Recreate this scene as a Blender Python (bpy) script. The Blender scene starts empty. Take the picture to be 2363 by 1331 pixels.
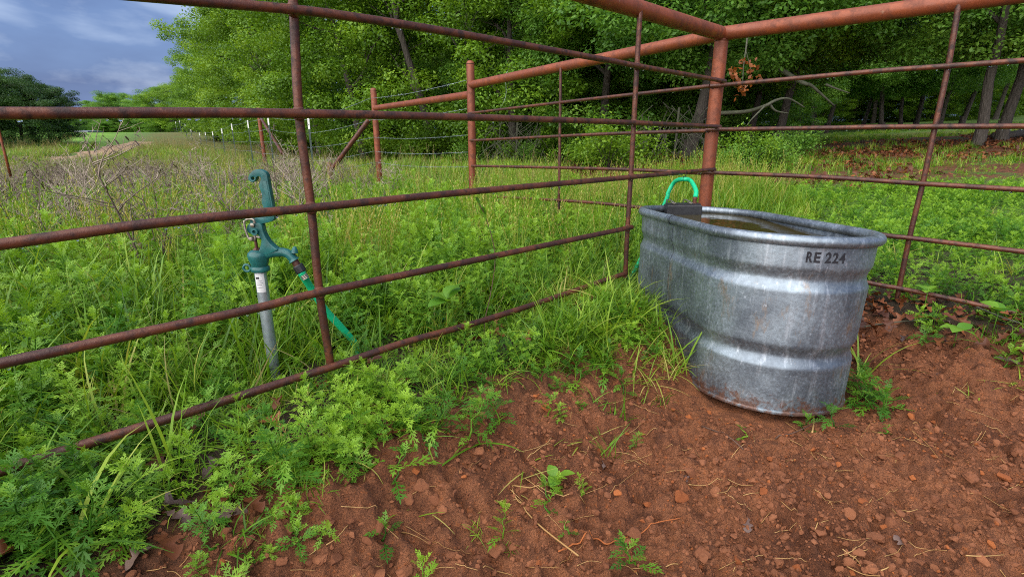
import bpy, bmesh, math, random
import numpy as np
from mathutils import Vector, Matrix
random.seed(7); rng = np.random.default_rng(7)
sc = bpy.context.scene
COL = sc.collection
R = math.radians

# ------------------------------------------------------------------ camera
CAMZ = 0.94; PITCH = R(16.4); FPX = 1210.0; PW, PH = 2363.0, 1331.0
cd = bpy.data.cameras.new('camera'); cam = bpy.data.objects.new('camera', cd); COL.objects.link(cam)
cd.sensor_width = 36.0; cd.lens = 36.0 * FPX / PW; cd.clip_start = 0.02; cd.clip_end = 2000
cam.location = (0, 0, CAMZ); cam.rotation_euler = (R(90) - PITCH, 0, 0)
sc.camera = cam

# ------------------------------------------------------------------ sky, sun, exposure
SUN_EL, SUN_AZ = 44.0, -145.0          # azimuth measured from +Y (view direction), clockwise
w = bpy.data.worlds.new('World'); sc.world = w; w.use_nodes = True
nt = w.node_tree; nt.nodes.clear()
N = nt.nodes.new; L = nt.links.new
out = N('ShaderNodeOutputWorld'); bg = N('ShaderNodeBackground'); bg.inputs[1].default_value = 0.15
sky = N('ShaderNodeTexSky'); sky.sky_type = 'NISHITA'; sky.sun_disc = False
sky.sun_elevation = R(SUN_EL); sky.sun_rotation = R(SUN_AZ); sky.air_density = 1.2; sky.dust_density = 2.0
tc = N('ShaderNodeTexCoord')
mp = N('ShaderNodeMapping'); mp.inputs['Rotation'].default_value = (R(14), R(18), R(35)); mp.inputs['Scale'].default_value = (1.5, 1.5, 7.5)
L(tc.outputs['Generated'], mp.inputs['Vector'])
n1 = N('ShaderNodeTexNoise'); n1.inputs['Scale'].default_value = 1.15; n1.inputs['Detail'].default_value = 6; n1.inputs['Roughness'].default_value = 0.48; n1.inputs['Distortion'].default_value = 0.5
L(mp.outputs[0], n1.inputs['Vector'])
mp2 = N('ShaderNodeMapping'); mp2.inputs['Rotation'].default_value = (0, 0, R(20)); mp2.inputs['Scale'].default_value = (6, 6, 14); mp2.inputs['Location'].default_value = (3.1, 0.4, 1.7)
L(tc.outputs['Generated'], mp2.inputs['Vector'])
n2 = N('ShaderNodeTexNoise'); n2.inputs['Scale'].default_value = 1.6; n2.inputs['Detail'].default_value = 8; n2.inputs['Roughness'].default_value = 0.55
L(mp2.outputs[0], n2.inputs['Vector'])
r1 = N('ShaderNodeValToRGB'); r1.color_ramp.elements[0].position = 0.36; r1.color_ramp.elements[0].color = (.22, .38, 1.0, 1)
r1.color_ramp.elements[1].position = 0.66; r1.color_ramp.elements[1].color = (1.7, 2.05, 2.75, 1)
e = r1.color_ramp.elements.new(0.50); e.color = (.41, .68, 1.45, 1)
L(n1.outputs[0], r1.inputs[0])
r2 = N('ShaderNodeValToRGB'); r2.color_ramp.elements[0].position = 0.54; r2.color_ramp.elements[0].color = (0, 0, 0, 1); r2.color_ramp.elements[1].position = 0.78; r2.color_ramp.elements[1].color = (.28, .28, .28, 1)
L(n2.outputs[0], r2.inputs[0])
mxa = N('ShaderNodeMix'); mxa.data_type = 'RGBA'
L(r2.outputs[0], mxa.inputs['Factor']); L(r1.outputs[0], mxa.inputs['A']); mxa.inputs['B'].default_value = (2.5, 2.75, 3.2, 1)
mxb = N('ShaderNodeMix'); mxb.data_type = 'RGBA'; mxb.inputs['Factor'].default_value = 0.93
L(sky.outputs[0], mxb.inputs['A']); L(mxa.outputs['Result'], mxb.inputs['B'])
L(mxb.outputs['Result'], bg.inputs[0]); L(bg.outputs[0], out.inputs[0])
sd = bpy.data.lights.new('sun', 'SUN'); sun = bpy.data.objects.new('sun', sd); COL.objects.link(sun)
sd.energy = 3.0; sd.angle = R(110); sd.color = (1.0, 0.94, 0.85)
az = R(SUN_AZ); sdir = Vector((math.sin(az) * math.cos(R(SUN_EL)), math.cos(az) * math.cos(R(SUN_EL)), math.sin(R(SUN_EL))))
sun.rotation_euler = (-sdir).to_track_quat('-Z', 'Y').to_euler()
sun.location = (0, 0, 30)
sc.view_settings.view_transform = 'Standard'; sc.view_settings.look = 'None'
sc.view_settings.exposure = 1.25; sc.view_settings.gamma = 1.0
sc.render.engine = 'CYCLES'
sc.cycles.max_bounces = 4; sc.cycles.diffuse_bounces = 2; sc.cycles.glossy_bounces = 2; sc.cycles.transmission_bounces = 3; sc.cycles.adaptive_threshold = .012; sc.cycles.filter_width = 1.0; sc.cycles.use_denoising = False; sc.cycles.transparent_max_bounces = 4
sc.cycles.caustics_reflective = False; sc.cycles.caustics_refractive = False

# ------------------------------------------------------------------ projection helpers (pixel -> direction)
CT, ST = math.cos(PITCH), math.sin(PITCH)
def ray(px, py):
    dx = (px - PW / 2) / FPX; dy = (py - PH / 2) / FPX
    return Vector((dx, CT - dy * ST, -ST - dy * CT))
def at_y(px, py, Y):
    d = ray(px, py); return Vector((0, 0, CAMZ)) + d * (Y / d.y)
def on_plane(px, py, P, n):                       # hit a vertical plane through P with horizontal normal n
    d = ray(px, py); o = Vector((0, 0, CAMZ)); n = Vector((n[0], n[1], 0)); P = Vector((P[0], P[1], 0))
    t = (P - Vector((0, 0, 0))).dot(n) / d.dot(n); return o + d * t
def proj_np(P):
    x, y, z = P[:, 0], P[:, 1], P[:, 2] - CAMZ
    d = np.maximum(y * CT - z * ST, 1e-3)
    return PW / 2 + FPX * x / d, PH / 2 - FPX * (y * ST + z * CT) / d, y * CT - z * ST

# ------------------------------------------------------------------ noise and terrain
def _hash(i, j, s):
    h = (i * 374761393 + j * 668265263 + s * 1442695041) & 0xFFFFFFFF
    h = ((h ^ (h >> 13)) * 1274126177) & 0xFFFFFFFF
    return ((h ^ (h >> 16)) & 0xFFFF) / 65535.0
def vnoise(x, y, s=0):
    x = np.asarray(x, float); y = np.asarray(y, float)
    i = np.floor(x).astype(np.int64); j = np.floor(y).astype(np.int64)
    fx = x - i; fy = y - j; fx = fx * fx * (3 - 2 * fx); fy = fy * fy * (3 - 2 * fy)
    a = _hash(i, j, s); b = _hash(i + 1, j, s); c = _hash(i, j + 1, s); d = _hash(i + 1, j + 1, s)
    return (a + (b - a) * fx) * (1 - fy) + (c + (d - c) * fx) * fy
def fbm(x, y, o=4, s=0):
    t = 0; a = 0.5; m = 0
    for k in range(o):
        t = t + a * vnoise(x * 2 ** k + 17.3 * k, y * 2 ** k - 9.1 * k, s + k); m += a; a *= 0.5
    return t / m
def sst(x, a, b):
    t = np.clip((np.asarray(x, float) - a) / (b - a), 0, 1); return t * t * (3 - 2 * t)
CX, CY = 1.145, 3.13                               # corner post
FL = (math.sqrt(.5), math.sqrt(.5)); NL = (math.sqrt(.5), -math.sqrt(.5))       # left fence direction / normal to the pen
FR = (0.737, -0.676); NR = (-0.676, -0.737)                                     # right fence direction / normal to the pen
def s_left(x, y): return (x - CX) * NL[0] + (y - CY) * NL[1]
def s_right(x, y): return (x - CX) * NR[0] + (y - CY) * NR[1]
def H0(x, y):
    x = np.asarray(x, float); y = np.asarray(y, float)
    s = s_left(x, y); p = s_right(x, y)
    zl = 0.19 - 0.12 * sst(y, 2.1, 3.2) - 0.05 * sst(y, 4, 12)
    wl = 1 - sst(s, 0.16, 0.74)
    a = zl * wl
    zr = 0.06 + 0.10 * sst(x, 1.3, 2.0)
    b = zr * (1 - sst(p, -0.05, 0.75))
    z = np.maximum(a, b)
    z = z + 0.052 * np.clip(x - 1.5, 0, 40) * sst(y, 3.5, 9)
    z = z * 1.0 + 0.9 * sst(y, 26, 52) * sst(-x, 14, 30) + 0.25 * sst(y, 30, 60)
    z = z - 0.12 * sst(y, 6, 14) * sst(-x, 1, 6)
    z = z + 3.0 * sst(np.hypot(x, y), 130, 400)
    z = z + (fbm(x * .35, y * .35, 3, 5) - .5) * 0.22 * sst(np.hypot(x, y), 4, 12)
    z = z + .075 * np.exp(-((x - .48) ** 2 + (y - 1.98) ** 2) / .05)
    z = z + .022 * np.exp(-((x - .97) ** 2 + (y - 1.62) ** 2) / .16)
    return z
def dirtmask(x, y):
    s = s_left(x, y) + (fbm(x * 4, y * 4, 3, 60) - .5) * .25; p = s_right(x, y) + (fbm(x * 4, y * 4, 3, 70) - .5) * .25
    return sst(s, .12, .42) * sst(p, .1, .4)
def H(x, y):
    x = np.asarray(x, float); y = np.asarray(y, float)
    z = H0(x, y); near = 1 - sst(np.hypot(x - .5, y - 1.6), 2.2, 4.0)
    d = dirtmask(x, y)
    lx = (x - .925) * math.cos(R(97)) + (y - 2.16) * math.sin(R(97)); ly = -(x - .925) * math.sin(R(97)) + (y - 2.16) * math.cos(R(97))
    td = np.hypot(np.maximum(np.abs(lx) - .3065, 0), ly) - .29; tk = .2 + .8 * sst(td, .03, .2)
    rel = (fbm(x * 5, y * 5, 2, 11) - .5) * .055
    lump = np.clip(fbm(x * 15 + 3 * fbm(x * 6, y * 6, 2, 3), y * 15, 2, 21) - .45, 0, 1) * .11 + (1 - np.abs(2 * vnoise(x * 31, y * 31, 25) - 1)) * .019 - np.clip(.25 - np.abs(fbm(x * 9, y * 9, 3, 28) - .5) * 3, 0, 1) * .02
    fine = (fbm(x * 55, y * 55, 2, 31) - .5) * .026 + np.clip(vnoise(x * 70, y * 70, 41) - .55, 0, 1) * .026
    return z - .02 * near * (1 - sst(td, .05, .25)) * sst(.5 * x - y, -1.75, -1.35) + near * tk * (rel + (lump + fine) * (.35 + .65 * d))
def ground_at(px, py, f=H0):
    d = ray(px, py); t0, t = 0.3, 0.3
    g = lambda t: CAMZ + d.z * t - float(f(d.x * t, d.y * t))
    while g(t) > 0 and t < 400: t0, t = t, t * 1.03 + .01
    for _ in range(30):
        m = (t0 + t) / 2
        if g(m) > 0: t0 = m
        else: t = m
    return Vector((d.x * t, d.y * t, float(f(d.x * t, d.y * t))))

# ------------------------------------------------------------------ materials
def newmat(name):
    m = bpy.data.materials.new(name); m.use_nodes = True
    t = m.node_tree; return m, t, t.nodes['Principled BSDF'], t.nodes.new, t.links.new
def noise(N, L, scale, detail=4, rough=.55, coord='Object', vec=None, nt=None):
    n = N('ShaderNodeTexNoise'); n.inputs['Scale'].default_value = scale; n.inputs['Detail'].default_value = detail; n.inputs['Roughness'].default_value = rough
    if vec is None:
        c = N('ShaderNodeTexCoord'); vec = c.outputs[coord]
    L(vec, n.inputs['Vector']); return n
def ramp(N, L, src, stops):
    r = N('ShaderNodeValToRGB'); el = r.color_ramp.elements
    while len(el) < len(stops): el.new(.5)
    for k, (p, c) in enumerate(stops):
        el[k].position = p; el[k].color = (c[0], c[1], c[2], 1) if hasattr(c, '__len__') else (c, c, c, 1)
    L(src, r.inputs[0]); return r
def mix(N, L, fac, a, b, blend='MIX'):
    m = N('ShaderNodeMix'); m.data_type = 'RGBA'; m.blend_type = blend
    for sock, v in (('Factor', fac), ('A', a), ('B', b)):
        if hasattr(v, 'links'): L(v, m.inputs[sock])
        elif sock == 'Factor': m.inputs[0].default_value = v
        else: m.inputs[sock].default_value = (v[0], v[1], v[2], 1)
    return m.outputs['Result']
def bump(N, L, src, strength, dist, bsdf, prev=None):
    b = N('ShaderNodeBump'); b.inputs['Strength'].default_value = strength; b.inputs['Distance'].default_value = dist
    L(src, b.inputs['Height'])
    if prev is not None: L(prev.outputs[0], b.inputs['Normal'])
    L(b.outputs[0], bsdf.inputs['Normal']); return b

def rust(name, c1, c2, c3, rough=.5, scale=1.0):
    m, t, b, N, L = newmat(name)
    a = noise(N, L, 9 * scale, 6, .65); f = noise(N, L, 160 * scale, 4, .7); g = noise(N, L, 34 * scale, 5, .6)
    col = mix(N, L, ramp(N, L, a.outputs[0], [(.42, 0), (.58, 1)]).outputs[0], c1, c2)
    col = mix(N, L, ramp(N, L, g.outputs[0], [(.48, 0), (.64, 1)]).outputs[0], col, c3)
    sc2 = noise(N, L, 70 * scale, 3, .5)
    col = mix(N, L, ramp(N, L, sc2.outputs[0], [(.70, 0), (.76, .55)]).outputs[0], col, (.34, .19, .12))
    col = mix(N, L, .45, col, ramp(N, L, f.outputs[0], [(.3, .45), (.7, 1.0)]).outputs[0], 'MULTIPLY')
    L(col, b.inputs['Base Color'])
    L(ramp(N, L, g.outputs[0], [(.3, rough - .12), (.7, rough + .2)]).outputs[0], b.inputs['Roughness'])
    b.inputs['Metallic'].default_value = .15
    bb = bump(N, L, g.outputs[0], .35, .003, b); bump(N, L, f.outputs[0], .4, .002, b, bb); return m
M = {}
M['rod'] = rust('rusty_rod', (.072, .025, .017), (.150, .048, .023), (.040, .017, .013), .40)
M['post'] = rust('rusty_post', (.29, .072, .026), (.215, .055, .023), (.165, .046, .022), .48, .6)
M['rust_dark'] = rust('rust_dark', (.10, .035, .022), (.15, .05, .028), (.05, .022, .015), .5)

def plain(name, col, rough=.5, metal=0, var=.25, scale=20, bmp=0, spec=.5):
    m, t, b, N, L = newmat(name)
    n = noise(N, L, scale, 5, .6)
    c = mix(N, L, 1.0, col, ramp(N, L, n.outputs[0], [(.3, 1 - var), (.7, 1 + var * .4)]).outputs[0], 'MULTIPLY')
    L(c, b.inputs['Base Color']); b.inputs['Roughness'].default_value = rough; b.inputs['Metallic'].default_value = metal
    b.inputs['Specular IOR Level'].default_value = spec
    if bmp: bump(N, L, n.outputs[0], bmp, .004, b)
    return m
M['teal'] = plain('teal_enamel', (.016, .125, .125), .38, 0, .4, 45, .25)
M['galv_pipe'] = plain('galvanised_pipe', (.42, .48, .55), .42, .75, .3, 40, .05)
M['steel'] = plain('zinc_steel', (.36, .33, .28), .4, .8, .5, 90, .1)
M['hose'] = plain('green_hose', (.010, .52, .24), .45, 0, .15, 60)
M['black'] = plain('black_plastic', (.022, .023, .027), .45, 0, .5, 25, .1)
M['sticker'] = plain('paper_sticker', (.70, .70, .72), .5, 0, .12, 60)
M['ink'] = plain('black_ink', (.012, .012, .018), .7, 0, .3, 120)
M['print'] = plain('grey_print', (.25, .25, .28), .7, 0, .3, 120)
M['tpost'] = plain('green_tpost', (.020, .045, .035), .5, 0, .4, 40)
M['tposttip'] = plain('white_tpost_tip', (.72, .72, .70), .5, 0, .25, 30)
M['wire'] = plain('barbed_wire', (.30, .35, .36), .45, .6, .3, 50)
M['shed'] = plain('shed_metal', (.55, .56, .50), .5, .1, .15, 3)
M['shedroof'] = plain('shed_roof', (.14, .16, .18), .5, .1, .15, 3)

def leafmat(name, cols, trans=.35, rough=.42, varamt=.35, attr=None):
    m, t, b, N, L = newmat(name)
    oi = N('ShaderNodeObjectInfo')
    geo = N('ShaderNodeNewGeometry')
    n = noise(N, L, 2.2, 3, .6, vec=geo.outputs['Position'])
    ri = N('ShaderNodeMath'); ri.operation = 'ADD'
    L(n.outputs[0], ri.inputs[0])
    at = N('ShaderNodeAttribute'); at.attribute_name = 'tint'; at.attribute_type = 'GEOMETRY'
    mr = N('ShaderNodeMapRange'); mr.inputs['From Min'].default_value = 0; mr.inputs['From Max'].default_value = 1
    mr.inputs['To Min'].default_value = -varamt; mr.inputs['To Max'].default_value = varamt
    L(oi.outputs['Random'], mr.inputs['Value']); L(mr.outputs[0], ri.inputs[1])
    ad = N('ShaderNodeMath'); ad.operation = 'ADD'; L(ri.outputs[0], ad.inputs[0]); L(at.outputs['Fac'], ad.inputs[1])
    r = ramp(N, L, ad.outputs[0], cols)
    L(r.outputs[0], b.inputs['Base Color']); b.inputs['Roughness'].default_value = rough; b.inputs['Specular IOR Level'].default_value = .35
    tr = N('ShaderNodeBsdfTranslucent'); L(mix(N, L, 1.0, r.outputs[0], (1.25, 1.15, .55), 'MULTIPLY'), tr.inputs[0])
    ms = N('ShaderNodeMixShader'); ms.inputs[0].default_value = trans
    L(b.outputs[0], ms.inputs[1]); L(tr.outputs[0], ms.inputs[2])
    L(ms.outputs[0], t.nodes['Material Output'].inputs[0]); return m
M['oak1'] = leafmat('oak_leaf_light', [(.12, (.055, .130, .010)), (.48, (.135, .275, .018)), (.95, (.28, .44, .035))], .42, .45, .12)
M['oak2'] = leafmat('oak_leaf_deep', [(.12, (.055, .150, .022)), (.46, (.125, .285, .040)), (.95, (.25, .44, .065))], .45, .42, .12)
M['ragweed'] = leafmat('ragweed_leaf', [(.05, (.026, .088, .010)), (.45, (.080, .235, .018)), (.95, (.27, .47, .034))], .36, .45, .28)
M['grass'] = leafmat('grass_blade', [(.05, (.040, .110, .008)), (.45, (.120, .270, .015)), (.8, (.28, .42, .035)), (1.0, (.48, .43, .12))], .36, .42, .30)
M['drygrass'] = leafmat('dry_grass_blade', [(.1, (.09, .15, .02)), (.5, (.20, .24, .05)), (.95, (.36, .29, .13))], .3, .5, .25)
M['straw'] = leafmat('straw', [(.1, (.30, .15, .05)), (.9, (.52, .33, .13))], .1, .55, .25)
M['deadweed'] = leafmat('dead_weed_stalk', [(.1, (.065, .043, .034)), (.5, (.23, .175, .14)), (.95, (.48, .40, .32))], .08, .75, .35)
M['deadleaf'] = leafmat('dead_oak_leaf', [(.1, (.052, .017, .008)), (.5, (.125, .040, .016)), (.95, (.25, .085, .028))], .12, .5, .45)
M['greyleaf'] = leafmat('old_grey_leaf', [(.1, (.06, .038, .034)), (.5, (.12, .075, .062)), (.95, (.19, .125, .10))], .1, .45, .4)
M['orangeleaf'] = leafmat('orange_dead_leaf', [(.1, (.16, .045, .010)), (.9, (.36, .11, .018))], .25, .5, .3)
M['broad'] = leafmat('broad_leaf', [(.1, (.07, .22, .02)), (.9, (.22, .42, .04))], .4, .4, .3)
M['twig'] = plain('brown_twig', (.11, .06, .04), .7, 0, .5, 60)
M['lichen'] = plain('lichen_branch', (.075, .078, .050), .8, 0, .5, 18, .2)

def barkmat(name, c1, c2):
    m, t, b, N, L = newmat(name)
    tcn = N('ShaderNodeTexCoord'); mpn = N('ShaderNodeMapping'); mpn.inputs['Scale'].default_value = (9, 9, 2.2); L(tcn.outputs['Object'], mpn.inputs['Vector'])
    n = noise(N, L, 3.5, 6, .7, vec=mpn.outputs[0])
    v = N('ShaderNodeTexVoronoi'); v.inputs['Scale'].default_value = 2.6; L(mpn.outputs[0], v.inputs['Vector'])
    col = mix(N, L, n.outputs[0], c1, c2)
    col = mix(N, L, .6, col, ramp(N, L, v.outputs['Distance'], [(.05, 1.0), (.55, .35)]).outputs[0], 'MULTIPLY')
    L(col, b.inputs['Base Color']); b.inputs['Roughness'].default_value = .9
    bump(N, L, v.outputs['Distance'], .8, -.03, b); return m
M['bark'] = barkmat('oak_bark', (.038, .029, .024), (.125, .105, .088))

def groundmat():
    m, t, b, N, L = newmat('ground_soil')
    geo = N('ShaderNodeNewGeometry'); pos = geo.outputs['Position']
    def att(nm):
        a = N('ShaderNodeAttribute'); a.attribute_name = nm; return a.outputs['Fac']
    big = noise(N, L, 3.2, 5, .6, vec=pos); mid = noise(N, L, 17, 6, .65, vec=pos); fin = noise(N, L, 190, 4, .7, vec=pos); spk = noise(N, L, 60, 5, .75, vec=pos)
    dirt = mix(N, L, ramp(N, L, big.outputs[0], [(.35, 0), (.65, 1)]).outputs[0], (.265, .094, .038), (.405, .153, .063))
    dirt = mix(N, L, ramp(N, L, mid.outputs[0], [(.42, 0), (.70, 1)]).outputs[0], dirt, (.150, .055, .026))
    dirt = mix(N, L, ramp(N, L, spk.outputs[0], [(.56, 0), (.66, .9)]).outputs[0], dirt, (.42, .125, .034))
    dirt = mix(N, L, ramp(N, L, spk.outputs[0], [(.27, 1), (.36, 0)]).outputs[0], dirt, (.040, .021, .016))  # painted cavity shade: colour darkened where the bump noise dips
    dirt = mix(N, L, .7, dirt, ramp(N, L, fin.outputs[0], [(.28, .35), (.66, 1.2)]).outputs[0], 'MULTIPLY')
    damp = noise(N, L, 1.7, 4, .6, vec=pos)
    dirt = mix(N, L, ramp(N, L, damp.outputs[0], [(.34, .7), (.54, 0)]).outputs[0], dirt, mix(N, L, 1.0, dirt, (.62, .57, .52), 'MULTIPLY'))
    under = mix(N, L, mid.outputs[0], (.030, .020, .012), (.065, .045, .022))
    far = mix(N, L, ramp(N, L, big.outputs[0], [(.3, 0), (.7, 1)]).outputs[0], (.055, .135, .016), (.125, .205, .035))
    lit = mix(N, L, ramp(N, L, mid.outputs[0], [(.35, 0), (.65, 1)]).outputs[0], (.060, .026, .014), (.21, .075, .032))
    hill = mix(N, L, ramp(N, L, noise(N, L, .6, 8, .7, vec=pos).outputs[0], [(.35, 0), (.65, 1)]).outputs[0], (.075, .19, .012), (.16, .31, .022))
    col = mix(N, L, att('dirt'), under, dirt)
    col = mix(N, L, att('far'), col, far)
    col = mix(N, L, att('hill'), col, hill)
    ln = N('ShaderNodeMath'); ln.operation = 'MULTIPLY'; ln.use_clamp = True; L(att('litter'), ln.inputs[0])
    L(ramp(N, L, noise(N, L, 1.3, 5, .65, vec=pos).outputs[0], [(.36, 0), (.50, 1)]).outputs[0], ln.inputs[1])
    col = mix(N, L, ln.outputs[0], col, lit)
    L(col, b.inputs['Base Color'])
    L(ramp(N, L, mid.outputs[0], [(.3, .62), (.7, .95)]).outputs[0], b.inputs['Roughness'])
    b.inputs['Specular IOR Level'].default_value = .35
    b1 = bump(N, L, spk.outputs[0], 1.0, .022, b); bump(N, L, fin.outputs[0], 1.0, .008, b, b1)
    return m
M['ground'] = groundmat()
def pathmat():
    m, t, b, N, L = newmat('sandy_path')
    geo = N('ShaderNodeNewGeometry'); n = noise(N, L, 1.6, 6, .65, vec=geo.outputs['Position'])
    L(ramp(N, L, n.outputs[0], [(.3, (.23, .14, .085)), (.7, (.40, .27, .18))]).outputs[0], b.inputs['Base Color']); b.inputs['Roughness'].default_value = .95
    bump(N, L, n.outputs[0], .5, .05, b); return m
M['path'] = pathmat()
def clodmat(name, c1, c2):
    m, t, b, N, L = newmat(name)
    oi = N('ShaderNodeObjectInfo'); n = noise(N, L, 60, 5, .7)
    c = mix(N, L, n.outputs[0], c1, c2); c = mix(N, L, oi.outputs['Random'], c, mix(N, L, 1.0, c, (.62, .56, .50), 'MULTIPLY'))
    L(c, b.inputs['Base Color']); b.inputs['Roughness'].default_value = .85; bump(N, L, n.outputs[0], .6, .006, b); return m
M['clod_orange'] = clodmat('orange_clay', (.30, .082, .022), (.50, .155, .036))
M['clod_brown'] = clodmat('brown_clay', (.20, .070, .029), (.38, .142, .058))
def galvmat():
    m, t, b, N, L = newmat('galvanised_steel')
    tcn = N('ShaderNodeTexCoord'); pos = tcn.outputs['Object']
    vo = N('ShaderNodeTexVoronoi'); vo.inputs['Scale'].default_value = 75; L(pos, vo.inputs['Vector'])
    big = noise(N, L, 5, 5, .6, vec=pos); fl = noise(N, L, 95, 4, .7, vec=pos); st = noise(N, L, 22, 6, .7, vec=pos)
    mpn = N('ShaderNodeMapping'); mpn.inputs['Scale'].default_value = (26, 26, 1.8); L(pos, mpn.inputs['Vector'])
    drip = noise(N, L, 1.5, 5, .65, vec=mpn.outputs[0])
    col = mix(N, L, ramp(N, L, vo.outputs['Color'], [(.0, 0), (1, 1)]).outputs[0], (.265, .32, .37), (.32, .385, .445))
    col = mix(N, L, ramp(N, L, big.outputs[0], [(.40, 0), (.58, .9)]).outputs[0], col, (.135, .162, .198))
    col = mix(N, L, ramp(N, L, st.outputs[0], [(.44, 0), (.62, .35)]).outputs[0], col, (.225, .265, .30))
    col = mix(N, L, ramp(N, L, fl.outputs[0], [(.60, 0), (.76, .35)]).outputs[0], col, (.46, .53, .62))
    col = mix(N, L, ramp(N, L, drip.outputs[0], [(.54, 0), (.72, .55)]).outputs[0], col, (.58, .64, .71))
    mp3 = N('ShaderNodeMapping'); mp3.inputs['Scale'].default_value = (1, 1, .35); mp3.inputs['Location'].default_value = (3.3, 1.1, 0); L(pos, mp3.inputs['Vector'])
    brn = noise(N, L, 13, 6, .7, vec=mp3.outputs[0])
    col = mix(N, L, ramp(N, L, brn.outputs[0], [(.60, 0), (.70, .6)]).outputs[0], col, (.33, .21, .11))
    sx = N('ShaderNodeSeparateXYZ'); L(pos, sx.inputs[0]); mr = N('ShaderNodeMapRange'); mr.inputs['From Min'].default_value = .0; mr.inputs['From Max'].default_value = .13; mr.inputs['To Min'].default_value = .26; mr.inputs['To Max'].default_value = -.12; L(sx.outputs['Z'], mr.inputs['Value'])
    mud = noise(N, L, 32, 6, .72, vec=pos); am = N('ShaderNodeMath'); am.operation = 'ADD'; L(mud.outputs[0], am.inputs[0]); L(mr.outputs[0], am.inputs[1])
    col = mix(N, L, ramp(N, L, am.outputs[0], [(.62, 0), (.74, .75)]).outputs[0], col, (.22, .095, .045))
    mp4 = N('ShaderNodeMapping'); mp4.inputs['Scale'].default_value = (60, 60, 22); L(pos, mp4.inputs['Vector'])
    spk = noise(N, L, 1.0, 3, .6, vec=mp4.outputs[0])
    col = mix(N, L, ramp(N, L, spk.outputs[0], [(.66, 0), (.73, .55)]).outputs[0], col, (.60, .67, .76))
    L(col, b.inputs['Base Color'])
    L(ramp(N, L, fl.outputs[0], [(.3, .38), (.75, .58)]).outputs[0], b.inputs['Roughness'])
    L(ramp(N, L, fl.outputs[0], [(.45, .82), (.72, .62)]).outputs[0], b.inputs['Metallic'])
    b1 = bump(N, L, fl.outputs[0], .15, .002, b); bump(N, L, big.outputs[0], .15, .03, b, b1); return m
M['galv'] = galvmat()
def watermat():
    m, t, b, N, L = newmat('murky_water')
    n = noise(N, L, 9, 3, .5); b.inputs['Base Color'].default_value = (.045, .036, .012, 1); b.inputs['Roughness'].default_value = .04; b.inputs['IOR'].default_value = 1.33
    bump(N, L, n.outputs[0], .35, .006, b); return m
M['water'] = watermat()
m, t, b, N_, L_ = newmat('water_drop'); b.inputs['Roughness'].default_value = .02; b.inputs['IOR'].default_value = 1.33; b.inputs['Transmission Weight'].default_value = 1; b.inputs['Base Color'].default_value = (.95, .97, 1, 1)
M['drop'] = m

# ------------------------------------------------------------------ mesh helpers
class MB:
    def __init__(s): s.v = []; s.f = []; s.t = []
    def add(s, vs, fs, tint=0.0):
        o = len(s.v); s.v += [tuple(p) for p in vs]; s.f += [tuple(i + o for i in f) for f in fs]; s.t += [tint] * len(vs)
    def tube(s, pts, rad, n=8, cap=True, tint=0.0):
        pts = [Vector(p) for p in pts]; k = len(pts)
        if not hasattr(rad, '__len__'): rad = [rad] * k
        T = [(pts[min(i + 1, k - 1)] - pts[max(i - 1, 0)]).normalized() for i in range(k)]
        u = T[0].orthogonal().normalized(); vs = []
        for i in range(k):
            u = (u - T[i] * u.dot(T[i])).normalized(); b = T[i].cross(u)
            for j in range(n):
                a = 2 * math.pi * j / n; vs.append(pts[i] + (u * math.cos(a) + b * math.sin(a)) * rad[i])
        fs = [(i * n + j, i * n + (j + 1) % n, (i + 1) * n + (j + 1) % n, (i + 1) * n + j) for i in range(k - 1) for j in range(n)]
        if cap: fs += [tuple(range(n - 1, -1, -1)), tuple((k - 1) * n + j for j in range(n))]
        s.add(vs, fs, tint)
    def lathe(s, axis_p, prof, n=20, axis=(0, 0, 1), cap=True, tint=0.0):   # prof: (radius, height)
        A = Vector(axis).normalized(); u = A.orthogonal().normalized(); b = A.cross(u); P = Vector(axis_p); vs = []
        for r, h in prof:
            for j in range(n):
                a = 2 * math.pi * j / n; vs.append(P + A * h + (u * math.cos(a) + b * math.sin(a)) * r)
        k = len(prof)
        fs = [(i * n + j, i * n + (j + 1) % n, (i + 1) * n + (j + 1) % n, (i + 1) * n + j) for i in range(k - 1) for j in range(n)]
        if cap: fs += [tuple(range(n - 1, -1, -1)), tuple((k - 1) * n + j for j in range(n))]
        s.add(vs, fs, tint)
    def box(s, c, size, rot=None, tint=0.0):
        hx, hy, hz = (d / 2 for d in size); c = Vector(c)
        vs = [Vector((x, y, z)) for z in (-hz, hz) for y in (-hy, hy) for x in (-hx, hx)]
        if rot is not None: vs = [rot @ p for p in vs]
        s.add([c + p for p in vs], [(0, 2, 3, 1), (4, 5, 7, 6), (0, 1, 5, 4), (2, 6, 7, 3), (0, 4, 6, 2), (1, 3, 7, 5)], tint)
    def torus(s, c, R_, r, axis=(0, 0, 1), n=20, m=8):
        A = Vector(axis).normalized(); u = A.orthogonal().normalized(); b = A.cross(u); c = Vector(c); vs = []; fs = []
        for i in range(n):
            a = 2 * math.pi * i / n; d = u * math.cos(a) + b * math.sin(a)
            for j in range(m):
                q = 2 * math.pi * j / m; vs.append(c + d * (R_ + r * math.cos(q)) + A * r * math.sin(q))
        for i in range(n):
            for j in range(m): fs.append((i * m + j, ((i + 1) % n) * m + j, ((i + 1) % n) * m + (j + 1) % m, i * m + (j + 1) % m))
        s.add(vs, fs)
    def mesh(s, name, smooth=True):
        me = bpy.data.meshes.new(name); me.from_pydata(s.v, [], s.f); 
        if any(s.t):
            a = me.attributes.new('tint', 'FLOAT', 'POINT'); a.data.foreach_set('value', np.array(s.t, np.float32))
        if smooth: me.polygons.foreach_set('use_smooth', [True] * len(me.polygons))
        me.update(); return me
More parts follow.
